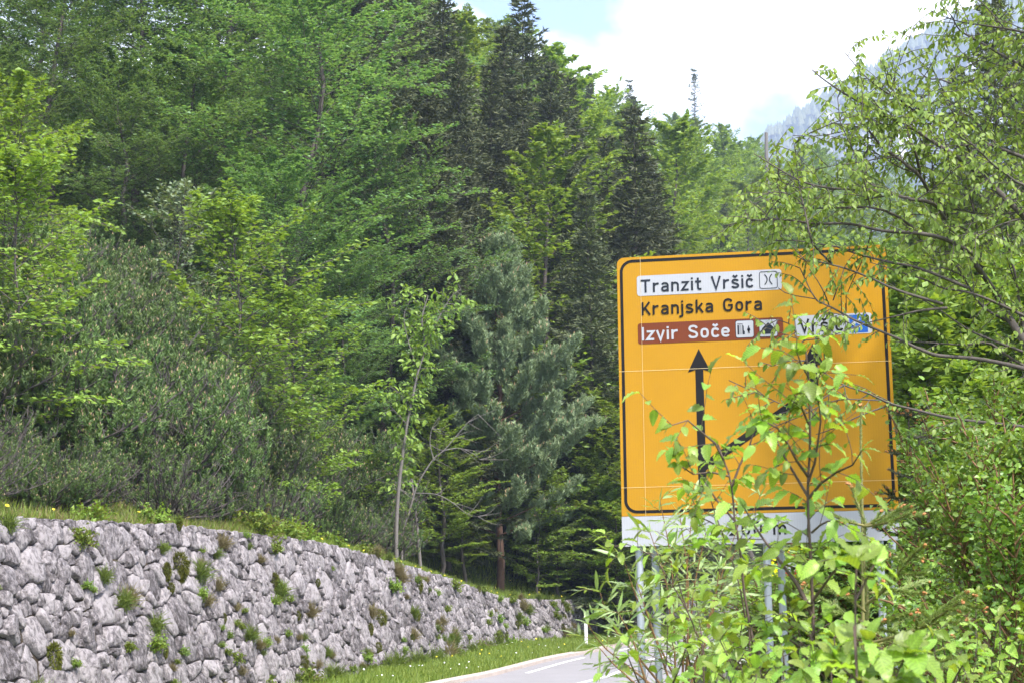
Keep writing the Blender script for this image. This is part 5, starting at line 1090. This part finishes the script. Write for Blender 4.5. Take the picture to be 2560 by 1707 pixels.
def near_spruce(name, label, main, branches, seed, Y, nl=0.022, gap=0.0028, side=True, bark='twig_green', needle='young_spruce_needle', base=None, bud=0.0065, thick=0.0026):
    r = np.random.default_rng(seed); P = trace(main); b = base if base is not None else np.array([P[0, 0], P[0, 1], bank_z(P[0, 0], P[0, 1]) - 0.05]); P = np.vstack([b, P])
    root = thing(name, label, 'tree', tuple(b)); S, L = resample(P, 0.04); w = tubes(S, np.linspace(0.018, 0.004, len(S)) * (bud / 0.0065), 7); add('trunk', mesh('trunk', w[0] - b, w[1], MAT[bark], smooth=True), root)
    nd = needle_twig(S[int(len(S) * 0.45):], r, nl, gap, 0, thick); tag(add('needles', mesh('needles', nd[0] - b, nd[1], MAT[needle], nd[2]), root), kind='stuff')
    bm = bud_mesh(S[-1], S[-1] - S[-2], r, bud); add('bud', mesh('bud', bm[0] - b, bm[1], MAT['bud']), root)
    for pts, r0 in branches:
        B, L = resample(trace(pts), 0.03); w = tubes(B, np.linspace(r0, r0 * 0.4, len(B)), 6); br = add('branch', mesh('branch', w[0] - b, w[1], MAT[bark], smooth=True), root)
        ch = [needle_twig(B, r, nl, gap, 0.1, thick)]; tips = [(B[-1], B[-1] - B[-2])]; tws = []
        if side:
            t = unit(np.gradient(B, axis=0)); k = int(len(B) * 0.25); sg_ = 1
            while k < len(B) - 3:
                sg_ = -sg_; d = unit(t[k] * 0.8 + unit(np.cross(t[k], np.array([r.normal(0, .4), -0.6, 1.0]))) * sg_ * 0.7 + r.normal(0, 0.1, 3)); ll = L * 0.42 * (1.1 - k / len(B)) * r.uniform(0.6, 1.1)
                tw = grow(B[k:k + 1], d[None], np.array([ll]), 6, 0.01, r)[0]; tws.append(tubes(tw, np.linspace(r0 * 0.5, r0 * 0.25, 6), 4)); ch.append(needle_twig(tw, r, nl, gap, 0.08, thick))
                if r.random() < 0.75: tips.append((tw[-1], tw[-1] - tw[-2]))
                k += max(2, int(0.045 / 0.03 * r.uniform(0.8, 1.6)))
        if tws: w = merge(tws); tag(add('twigs', mesh('twigs', w[0] - b, w[1], MAT[bark], smooth=True), br), kind='stuff')
        nd = merge(ch); tag(add('needles', mesh('needles', nd[0] - b, nd[1], MAT[needle], nd[2]), br), kind='stuff')
        for p, d in tips: bm = bud_mesh(p, unit(d), r, bud * 0.8); add('bud', mesh('bud', bm[0] - b, bm[1], MAT['bud']), br)
    return root
Y2 = 7.0
near_spruce('spruce_sapling', 'young spruce with orange buds growing before the right foot of the sign', tp([(2165, 1720), (2166, 1600), (2168, 1500), (2160, 1400), (2158, 1367), (2163, 1313), (2148, 1270), (2133, 1231), (2126, 1212)], Y2),
    [(tp([(2163, 1313), (2210, 1292), (2260, 1275), (2278, 1265)], Y2, -0.1), 0.006), (tp([(2163, 1315), (2220, 1305), (2270, 1285), (2284, 1281)], Y2, -0.3), 0.006), (tp([(2160, 1313), (2110, 1300), (2060, 1275), (2020, 1260)], Y2, -0.1), 0.006),
     (tp([(2166, 1510), (2215, 1470), (2240, 1440), (2275, 1395), (2310, 1362)], Y2, -0.4), 0.007), (tp([(2166, 1560), (2185, 1565), (2240, 1545), (2275, 1535)], Y2, -0.5), 0.006), (tp([(2166, 1610), (2290, 1575), (2340, 1545), (2400, 1505), (2438, 1487)], Y2, -0.6), 0.008),
     (tp([(2166, 1530), (2100, 1480), (2050, 1460), (2010, 1455)], Y2, -0.3), 0.006), (tp([(2166, 1560), (2110, 1530), (2060, 1500), (2000, 1470)], Y2, 0.2), 0.006), (tp([(2166, 1620), (2230, 1600), (2320, 1600), (2380, 1590)], Y2, 0.1), 0.007), (tp([(2166, 1480), (2230, 1480), (2290, 1460), (2320, 1452)], Y2, 0.2), 0.006), (tp([(2166, 1660), (2260, 1650), (2340, 1655), (2400, 1640)], Y2, -0.2), 0.007), (tp([(2166, 1420), (2190, 1400), (2200, 1390)], Y2, -0.2), 0.005)], 201, Y2)
near_spruce('spruce_sapling', 'thin pale spruce leader rising in front of the sign', tp([(2160, 1720), (2158, 1500), (2156, 1300), (2154, 1200), (2152, 1100), (2153, 1012)], 8.2), [(tp([(2156, 1262), (2150, 1240), (2146, 1230)], 8.2), 0.003)], 202, 8.2, side=False, nl=0.016)
sb = []
for k, y in enumerate(range(1040, 1420, 26)):
    L0 = 20 + (y - 1000) * 0.40
    for s_ in (-1, 1):
        L = L0 * (0.55 if s_ < 0 else 1.0)
        if s_ < 0 and k % 2: continue
        sb.append((tp([(2272 + (y - 1010) * 0.05, y), (2272 + s_ * L * 0.5, y - L * 0.22 + 6 * (k % 3)), (2272 + s_ * L * (0.8 + 0.3 * ((k * 7) % 5) / 5), y - L * 0.45)], 16.2, -0.6 + 0.4 * (k % 4)), 0.010))
near_spruce('spruce_sapling', 'slender dark young spruce beside the right edge of the sign', tp([(2295, 1440), (2290, 1340), (2283, 1241), (2274, 1100), (2269, 1009)], 16.2), sb, 203, 16.2, nl=0.034, gap=0.009, bark='bark', needle='spruce_needle', bud=0.009, thick=0.0042)

# ------------------------------------------------------------------ bushes on the right-hand bank
for k in range(3): proto('bramble%d' % k, 2.0, deciduous, 'bramble_leaf', 'twig_brown', names=('stems', 'foliage'), seed=90 + k, H=2.0, R=1.15, n_limb=36, el0=20, el1=75, low=0.04, twigs=16, leaves=16, lsize=0.05, leaf=None, tmpl=LEAF6, normal_jit=0.55, hang=0.2, trunk_r=0.02)
for k in range(2): proto('withy%d' % k, 5.0, deciduous, 'lime_leaf', 'pale_bark', names=('stems', 'foliage'), seed=95 + k, H=5, R=1.0, n_limb=40, el0=50, el1=80, low=0.05, twigs=10, leaves=15, lsize=0.10, leaf=None, normal_jit=0.7, hang=0.1, trunk_r=0.03)
def bush(key, px, Y, top, lab, name='bush', cat='bush', group=None, squash=1.0, hmin=0.8):
    x = at(px, 1458, Y)[0]; z = bank_z(x, Y); h = max(hmin, at(px, top, Y)[2] - z)
    plant(key, name, lab, cat, (x, Y, z - 0.08), h, group=group, squash=squash)
br_ = np.random.default_rng(31); GBU = 'leafy bushes of the roadside bank'; GW = 'light green withies behind the sign'
for Y, xs in ((9.2, (2500,)), (10.8, (2450, 2580)), (12.8, (2470, 2570)), (15.2, (2430, 2510, 2590)), (20.5, (1890, 2000, 2110, 2210, 2300, 2390, 2480, 2570)), (24, (1960, 2060, 2160, 2250, 2350, 2450, 2550))):
    for px in xs:
        top = np.interp(px, [1850, 2000, 2130, 2250, 2400, 2560], [1420, 1400, 1330, 1180, 1080, 1000]) + br_.uniform(0, 60) + np.interp(Y, [8, 11, 15, 20], [300, 190, 90, 60]); top = max(top, np.interp(px, [2380, 2520], [1300, 1000])) if Y < 16 else top
        bush('bramble%d' % br_.integers(3), px + br_.uniform(-20, 20), Y, top, 'leafy green bush ' + ('low on the bank in front of the young spruce' if Y < 11 else 'under the elm branches beside the young spruce' if Y < 16 else 'on the bank behind the sign posts'), group=GBU + ' %d' % (Y < 11) + '%d' % (Y < 16), squash=0.62 if Y < 16 else 1.15, hmin=0.9)
for px, Y, top in [(2270, 27, 720), (2340, 30, 690), (2410, 28, 720), (2480, 31, 680), (2550, 28, 700), (2230, 31, 860), (2310, 34, 640), (2440, 36, 620), (2600, 33, 640), (2190, 36, 1000), (2520, 37, 600), (2370, 25, 900), (2460, 24, 930)]:
    bush('withy%d' % br_.integers(2), px, Y, top, 'pale-stemmed light green withy bush on the bank behind the sign', group=GW, squash=1.35, hmin=2.0)
for px, Y, top, lab in ((2545, 42, -160, 'dark spruce behind the elm crown at the foot of the mountain'), (2450, 62, 150, 'shorter dark spruce glimpsed through the elm leaves'), (2620, 50, 60, 'dark spruce half out of view behind the elm')):
    x = at(px, 1458, Y)[0]; z = bank_z(x, Y); plant('spruce1', 'spruce_tree', lab, 'tree', (x, Y, z - 0.1), at(px, top, Y)[2] - z, squash=0.75)
for px, Y, top, k in ((2500, 70, 420, 0), (2350, 80, 520, 1), (2250, 90, 560, 2), (2600, 64, 380, 1)):
    x = at(px, 1458, Y)[0]; plant('hilltree%d' % k, 'beech_tree', 'light green beech behind the withies on the far side of the road', 'tree', (x, Y, max(bank_z(x, Y), terrain(x, Y)) - 0.2), at(px, top, Y)[2] - 1.0, group='beeches beyond the withies', squash=1.1)
# ------------------------------------------------------------------ slender maple sapling and dead tree by the blue-green pine
def far_sapling(name, label, stems, seed, mat, bark, size, node, twig, per, base_py, start=0.3):
    r = np.random.default_rng(seed); P0 = trace(stems[0][0]); b = P0[0].copy(); b[2] = terrain(b[0], b[1]) - 0.05
    root = thing(name, label, 'tree', tuple(b)); wood, LP_, LD_ = [], [], []
    for si, (pts, r0, r1, dens) in enumerate(stems):
        P = trace(pts); P = np.vstack([b, P]) if si == 0 else P
        S, L = resample(P, 0.12); wood.append(tubes(S, np.linspace(r0, r1, len(S)), 6)); t = unit(np.gradient(S, axis=0)); k = int(len(S) * start) if si == 0 else 1; sg_ = 1
        while k < len(S) and dens > 0:
            sg_ = -sg_; d = unit(t[k] * 0.5 + unit(np.cross(t[k], np.array([r.normal(0, .7), -1, .2]))) * sg_ + r.normal(0, .2, 3)); ll = r.uniform(*twig); tw = grow(S[k:k + 1], d[None], np.array([ll]), 5, -0.05, r)[0]
            wood.append(tubes(tw, np.linspace(0.012, 0.005, 5), 3)); m_ = per; x = np.linspace(0.25, 1, m_) * 3.999; i = x.astype(int); LP_.append(tw[i] + (tw[i + 1] - tw[i]) * (x - i)[:, None] + r.normal(0, .06, (m_, 3))); LD_.append(unit(tw[i + 1] - tw[i]) * .5 + r.normal(0, .5, (m_, 3)) + [0, 0, -.55])
            k += max(1, int(node / 0.12 * r.uniform(.7, 1.4) / dens))
    w = merge(wood); add('trunk', mesh('trunk', w[0] - b, w[1], MAT[bark], smooth=True), root)
    if LP_:
        p = np.concatenate(LP_); d = np.concatenate(LD_); c = scatter(*LEAF6, p - b, frames(d, np.array([0, -.4, 1.0]) + r.normal(0, .4, p.shape)), size * r.uniform(.7, 1.2, len(p))); add('crown', mesh('crown', c[0], c[1], MAT[mat], c[2]), root)
    return root
far_sapling('maple_tree', 'slender grey-stemmed maple sapling with lime yellow leaves above the wall', [
    (tp([(991, 1318), (996, 1230), (1005, 1150), (1018, 1060), (1030, 1000), (1045, 930), (1062, 870), (1055, 800), (1070, 740)], 55), 0.075, 0.018, 1.0), (tp([(1062, 870), (1100, 790), (1130, 740), (1152, 725)], 55), 0.02, 0.01, 1.0), (tp([(1045, 930), (1020, 850), (1010, 790), (1030, 745)], 55), 0.02, 0.01, 1.0), (tp([(1025, 1030), (1000, 985), (975, 965)], 55), 0.018, 0.01, .8), (tp([(1018, 1060), (990, 1030), (975, 1015)], 55), 0.018, 0.01, .8)], 301, 'lime_leaf', 'pale_bark', 0.19, 0.17, (0.25, 0.65), 12, 1318, 0.28)
dead = [(tp([(1005, 1340), (1020, 1290), (1040, 1220), (1055, 1190), (1085, 1145), (1110, 1125), (1140, 1090), (1170, 1055), (1195, 1035)], 57), 0.05, 0.008, 0), (tp([(1045, 1210), (1010, 1200), (985, 1210)], 57), 0.025, 0.008, 0), (tp([(1085, 1150), (1075, 1110), (1080, 1070), (1100, 1040)], 57), 0.025, 0.008, 0), (tp([(1040, 1232), (1090, 1235), (1130, 1255), (1170, 1285), (1195, 1290)], 57, -1), 0.022, 0.006, 0), (tp([(1110, 1125), (1150, 1120), (1185, 1135), (1200, 1148)], 57, .5), 0.02, 0.006, 0)]
dr = np.random.default_rng(5)
for k in range(30):
    src = dead[dr.integers(0, 5)][0]; a = src[dr.integers(1, len(src))]; an = dr.uniform(-0.9, 0.7); L = dr.uniform(30, 90); dead.append((tp([(a[0], a[1]), (a[0] + L * .5 * cos(an), a[1] + L * .5 * sin(an) + 4), (a[0] + L * cos(an), a[1] + L * sin(an) + dr.uniform(-8, 14))], a[2] + dr.normal(0, .2)), 0.012, 0.004, 0))
far_sapling('dead_tree', 'leafless grey tangled small tree leaning beside the slender maple', dead, 302, 'lime_leaf', 'pale_bark', .1, 1, (.1, .2), 1, 0)
for k, (px, py, Y, h) in enumerate([(1052, 1350, 60, 3.2), (1290, 1418, 76, 5.5), (1345, 1425, 77, 6.5), (1395, 1430, 78, 6.0)]):
    x = at(px, py, Y)[0]; z = terrain(x, Y); lean = (-0.3, 0.35, 0.05, -0.1)[k]; P = np.array([(0, 0, 0), (lean * .4, 0, h * .5), (lean, 0.1, h)]); V, T = tubes(catmull(P, 8), np.linspace(.07, .03, 8), 6)
    o = thing('bare_trunk', ['pale snag at the top of the grassy bank behind the wall', 'leaning thin bare trunk at the edge of the spruce thicket', 'straight dark bare trunk in the spruce thicket', 'dim thin trunk deepest in the spruce thicket'][k], 'trunk', (x, Y, z - .05)); add('trunk', mesh('trunk', V, T, MAT['pale_bark' if k == 0 else 'bark'], smooth=True), o)

# ------------------------------------------------------------------ grass, flowers, plants in the wall
gr_ = np.random.default_rng(55)
def blades(pts, h, w, mat, name, label, lean=0.45, cat='grass'):
    n = len(pts); d = np.array([0, 0, 1.0]) + gr_.normal(0, lean, (n, 3)); V, T, C = scatter(SPIKE[0] * np.array([1, w, 1]), SPIKE[1], pts, frames(d, np.array([0, -1.0, 0.2]) + gr_.normal(0, .5, (n, 3))), h * gr_.uniform(.5, 1.3, n))
    tag(add(name, mesh(name, V, T, MAT[mat], C)), label, cat, kind='stuff')
# verge grass
q = 52000; a = gr_.uniform(8, 200, q); f = gr_.random(q); ii_ = np.clip(a, 0, 233).astype(int) % VG.shape[1]; jj = f * (VG.shape[0] - 1.001); j0 = jj.astype(int); ff = (jj - j0)[:, None]
i2 = np.minimum(ii_ + 1, VG.shape[1] - 1); fa = gr_.random((q, 1)); p0 = VG[j0, ii_] * (1 - fa) + VG[j0, i2] * fa; p1 = VG[j0 + 1, ii_] * (1 - fa) + VG[j0 + 1, i2] * fa
pv_ = p0 * (1 - ff) + p1 * ff; ok = (pv_[:, 1] > 26) & (pv_[:, 1] < 112); pv_ = pv_[ok]; blades(pv_, 0.17, 0.12, 'grass_blade', 'verge_grass', 'bright green grass of the verge between kerb and stone wall')
# bank grass above the wall
n = 60000; i_ = gr_.integers(idx_at_y(24), idx_at_y(106), n); s_ = gr_.random(n) ** 2.0 * 6.5; x, y, z = hill_at(i_, s_); far = FP[i_, 1] > 44; hgt = np.where(gr_.random(n) < .5, 1, 1)
P = np.stack([x, y, z - 0.02], -1); blades(P[far], 0.24, 0.10, 'grass_blade', 'bank_grass', 'sunny grass on the bank behind the lower end of the stone wall'); near = P[~far]; blades(near[::2], 0.24, 0.09, 'grass_blade', 'wall_top_grass', 'green grass along the top of the high part of the stone wall'); nn2 = near[1::2]; blades(nn2[gr_.random(len(nn2)) < .8], 0.22, 0.09, 'dry_grass', 'dry_wall_top_grass', 'dry straw-coloured grass along the top of the high part of the wall', .6)
# near ground grass at the right
n = 26000; x = gr_.uniform(-1, 14, n); y = gr_.uniform(8, 46, n); o = np.array([road_offset(a, b) for a, b in zip(x, y)]); k_ = o > ROADW + 0.7; x, y = x[k_], y[k_]; z = np.array([bank_z(a, b) for a, b in zip(x, y)]); blades(np.stack([x, y, z - .04], -1), 0.3, 0.07, 'grass_blade', 'shoulder_grass', 'rough grass of the near road shoulder round the sign posts')
# flowers
plain('white_petal', (0.8, 0.8, 0.78), 0.6); plain('yellow_petal', (0.75, 0.6, 0.03), 0.6)
def flowers(pts, mat, name, label, s=0.05):
    n = len(pts); tv = np.array([(0, 0, .1)] + [(cos(a_) * .6, sin(a_) * .6, 0) for a_ in np.arange(5) * 1.2566]); tt = np.array([(0, 1 + k, 1 + (k + 1) % 5) for k in range(5)])
    d = gr_.normal(0, .4, (n, 3)) + np.array([1.0, 0, 0]); V, T, C = scatter(tv, tt, pts, frames(d, np.array([0, -.6, 1.0]) + gr_.normal(0, .3, (n, 3))), s * gr_.uniform(.7, 1.3, n)); tag(add(name, mesh(name, V, T, MAT[mat])), label, 'flowers', kind='stuff')
s1 = pv_[gr_.choice(len(pv_), 170)] + [0, 0, .17]; flowers(s1[:60], 'white_petal', 'daisies', 'tiny white daisies dotted over the grass verge', .035); flowers(s1[140:], 'yellow_petal', 'dandelions', 'tiny yellow flowers dotted over the grass verge')
s2 = P[gr_.choice(len(P), 190)] + [0, 0, .2]; flowers(s2, 'yellow_petal', 'yellow_flowers', 'small yellow flowers in the bank grass above the wall', .06)
# plants rooted in the wall joints
for k in range(3):
    r = np.random.default_rng(400 + k); nb = 90; az = r.random(nb) * 6.28; d = az_dir(az, r.uniform(.1, 1.4, nb)); p = grow(r.normal(0, .03, (nb, 3)), d, r.uniform(.1, .26, nb), 4, -.18, r)
    lp = p[:, 1:].reshape(-1, 3).repeat(3, 0); c = scatter(*LEAF4, lp, frames(r.normal(0, .7, lp.shape) + [0, -.3, 0], np.array([0, -.5, 1.0]) + r.normal(0, .5, lp.shape)), .055 * r.uniform(.6, 1.3, len(lp)))
    w = tubes(p, np.tile([.004, .003, .002, .002], (nb, 1)), 3); PROTO['wallherb%d' % k] = (1, [('stems', mesh('herb_stems', w[0], w[1], MAT['twig_brown'])), ('foliage', mesh('herb_leaves', c[0], c[1], MAT[['bramble_leaf', 'lime_leaf', 'grass_blade'][k]], c[2]))])
for k, mt in enumerate(('grass_blade', 'dry_grass')):
    r = np.random.default_rng(410 + k); nb = 260; d = az_dir(r.random(nb) * 6.28, r.uniform(.2, 1.5, nb)); p = grow(r.normal(0, .05, (nb, 3)), d, r.uniform(.15, .34, nb), 4, -.22, r); w = tubes(p, np.tile([.006, .005, .004, .001], (nb, 1)), 3); PROTO['walltuft%d' % k] = (1, [('blades', mesh('tuft', w[0], w[1], MAT[mt], r.random(len(w[0]))))])
r = np.random.default_rng(420); nb = 1500; u_ = unit(r.normal(0, 1, (nb, 3))) * [.16, .10, .26] * r.uniform(.8, 1.05, (nb, 1)); V, T, C = scatter(SPIKE[0] * [1, .25, 1], SPIKE[1], u_, frames(u_ + [0, 0, -.12] + r.normal(0, .05, u_.shape), r.normal(0, 1, u_.shape)), r.uniform(.04, .09, nb)); PROTO['mosspad'] = (1, [('cushion', mesh('moss_cushion', V, T, MAT['moss'], C))])
WPL = {'wallherb0': ('wall_plant', 'dark leafy plant rooted in a joint of the stone wall', 'leafy plants in the wall'), 'wallherb1': ('wall_plant', 'yellow-green leafy plant rooted in a joint of the stone wall', 'yellow-green plants in the wall'), 'wallherb2': ('wall_plant', 'fresh green leafy plant rooted in a joint of the stone wall', 'fresh plants in the wall'), 'walltuft0': ('grass_tuft', 'green grass tuft growing from a joint of the stone wall', 'green tufts in the wall'), 'walltuft1': ('grass_tuft', 'dry straw-coloured grass tuft in a joint of the stone wall', 'dry tufts in the wall'), 'mosspad': ('moss_cushion', 'mossy olive cushion hanging on the stone wall', 'moss on the wall')}
cand = [p for p in WALL_STONES if ARC[idx_at_y(25)] < p[:, 0].mean() < ARC[idx_at_y(98)]]
for k in range(640):
    pl_ = cand[gr_.integers(len(cand))]; v = pl_[gr_.integers(len(pl_))]
    if smooth_noise(v[0], v[1] * 1.6, 0.9, 3) + 0.5 * smooth_noise(v[0], v[1], 3.2, 7) + gr_.normal(0, .3) < 0.0: continue
    key = gr_.choice(list(WPL), p=[.10, .13, .19, .22, .26, .10]); Pw = wall_pt(np.array([v[0]]), np.array([v[1]]), np.array([0.05]))[0]
    if Pw[2] < 0.2: continue
    nm, lab, grp = WPL[key]; plant(key, nm, lab, 'plant', tuple(Pw), gr_.choice([.4, .55, .75, 1.1], p=[.3, .35, .25, .1]) * gr_.uniform(.85, 1.2) * (1.2 if Pw[1] > 50 else 1), group=grp)
# bushes hanging over the wall's shoulder and small plants at its foot and top
for px, Y, sc_, key in [(800, 41.5, 2.6, 'wallherb2'), (815, 41.8, 2.2, 'wallherb2'), (850, 43.5, 2.2, 'wallherb1'), (880, 44.8, 2.0, 'wallherb1'), (930, 47, 1.8, 'wallherb1'), (560, 36.2, 1.8, 'wallherb1'), (420, 33.5, 1.8, 'wallherb1'), (980, 49.5, 1.6, 'wallherb2')]:
    x = at(px, 1458, Y)[0]; i = int(np.argmin((FP[:, 0] - x) ** 2 + (FP[:, 1] - Y) ** 2)); X, Yy, Z = hill_at(i, 0.1); plant(key, 'edge_plant', 'leafy green plant on the top edge of the stone wall', 'plant', (float(X), float(Yy), float(Z)), sc_, group='plants on the edge of the wall')

for k in range(70):                     # plants along the foot of the wall
    i = int(gr_.integers(idx_at_y(38), idx_at_y(100))); key = gr_.choice(['wallherb1', 'wallherb2', 'walltuft0', 'walltuft1'], p=[.2, .3, .35, .15]); o_ = gr_.uniform(-0.15, 0.25)
    plant(key, 'verge_plant', {'wallherb1': 'yellow-green leafy plant at the foot of the stone wall', 'wallherb2': 'fresh green leafy plant at the foot of the stone wall', 'walltuft0': 'tall green grass tuft at the foot of the stone wall', 'walltuft1': 'dry grass tuft at the foot of the stone wall'}[key], 'plant', (FP[i, 0] + FN[i, 0] * o_, FP[i, 1] + FN[i, 1] * o_, 0.16), gr_.uniform(.7, 1.7), group='plants at the wall foot, ' + key[:8])
# ------------------------------------------------------------------ haze
m = bpy.data.materials.new('haze_air'); m.use_nodes = True; t = m.node_tree; t.nodes.clear()
o_ = t.nodes.new('ShaderNodeOutputMaterial'); pv = t.nodes.new('ShaderNodeVolumePrincipled')
pv.inputs['Color'].default_value = (0.55, 0.67, 0.98, 1); pv.inputs['Density'].default_value = 0.00038; pv.inputs['Anisotropy'].default_value = 0.2
t.links.new(pv.outputs[0], o_.inputs['Volume'])
V, T = box(-2900, 2900, -450, 3200, -2, 690)
tag(add('haze', mesh('haze', V, T, m)), 'thin pale blue air over the valley', 'haze', kind='stuff')
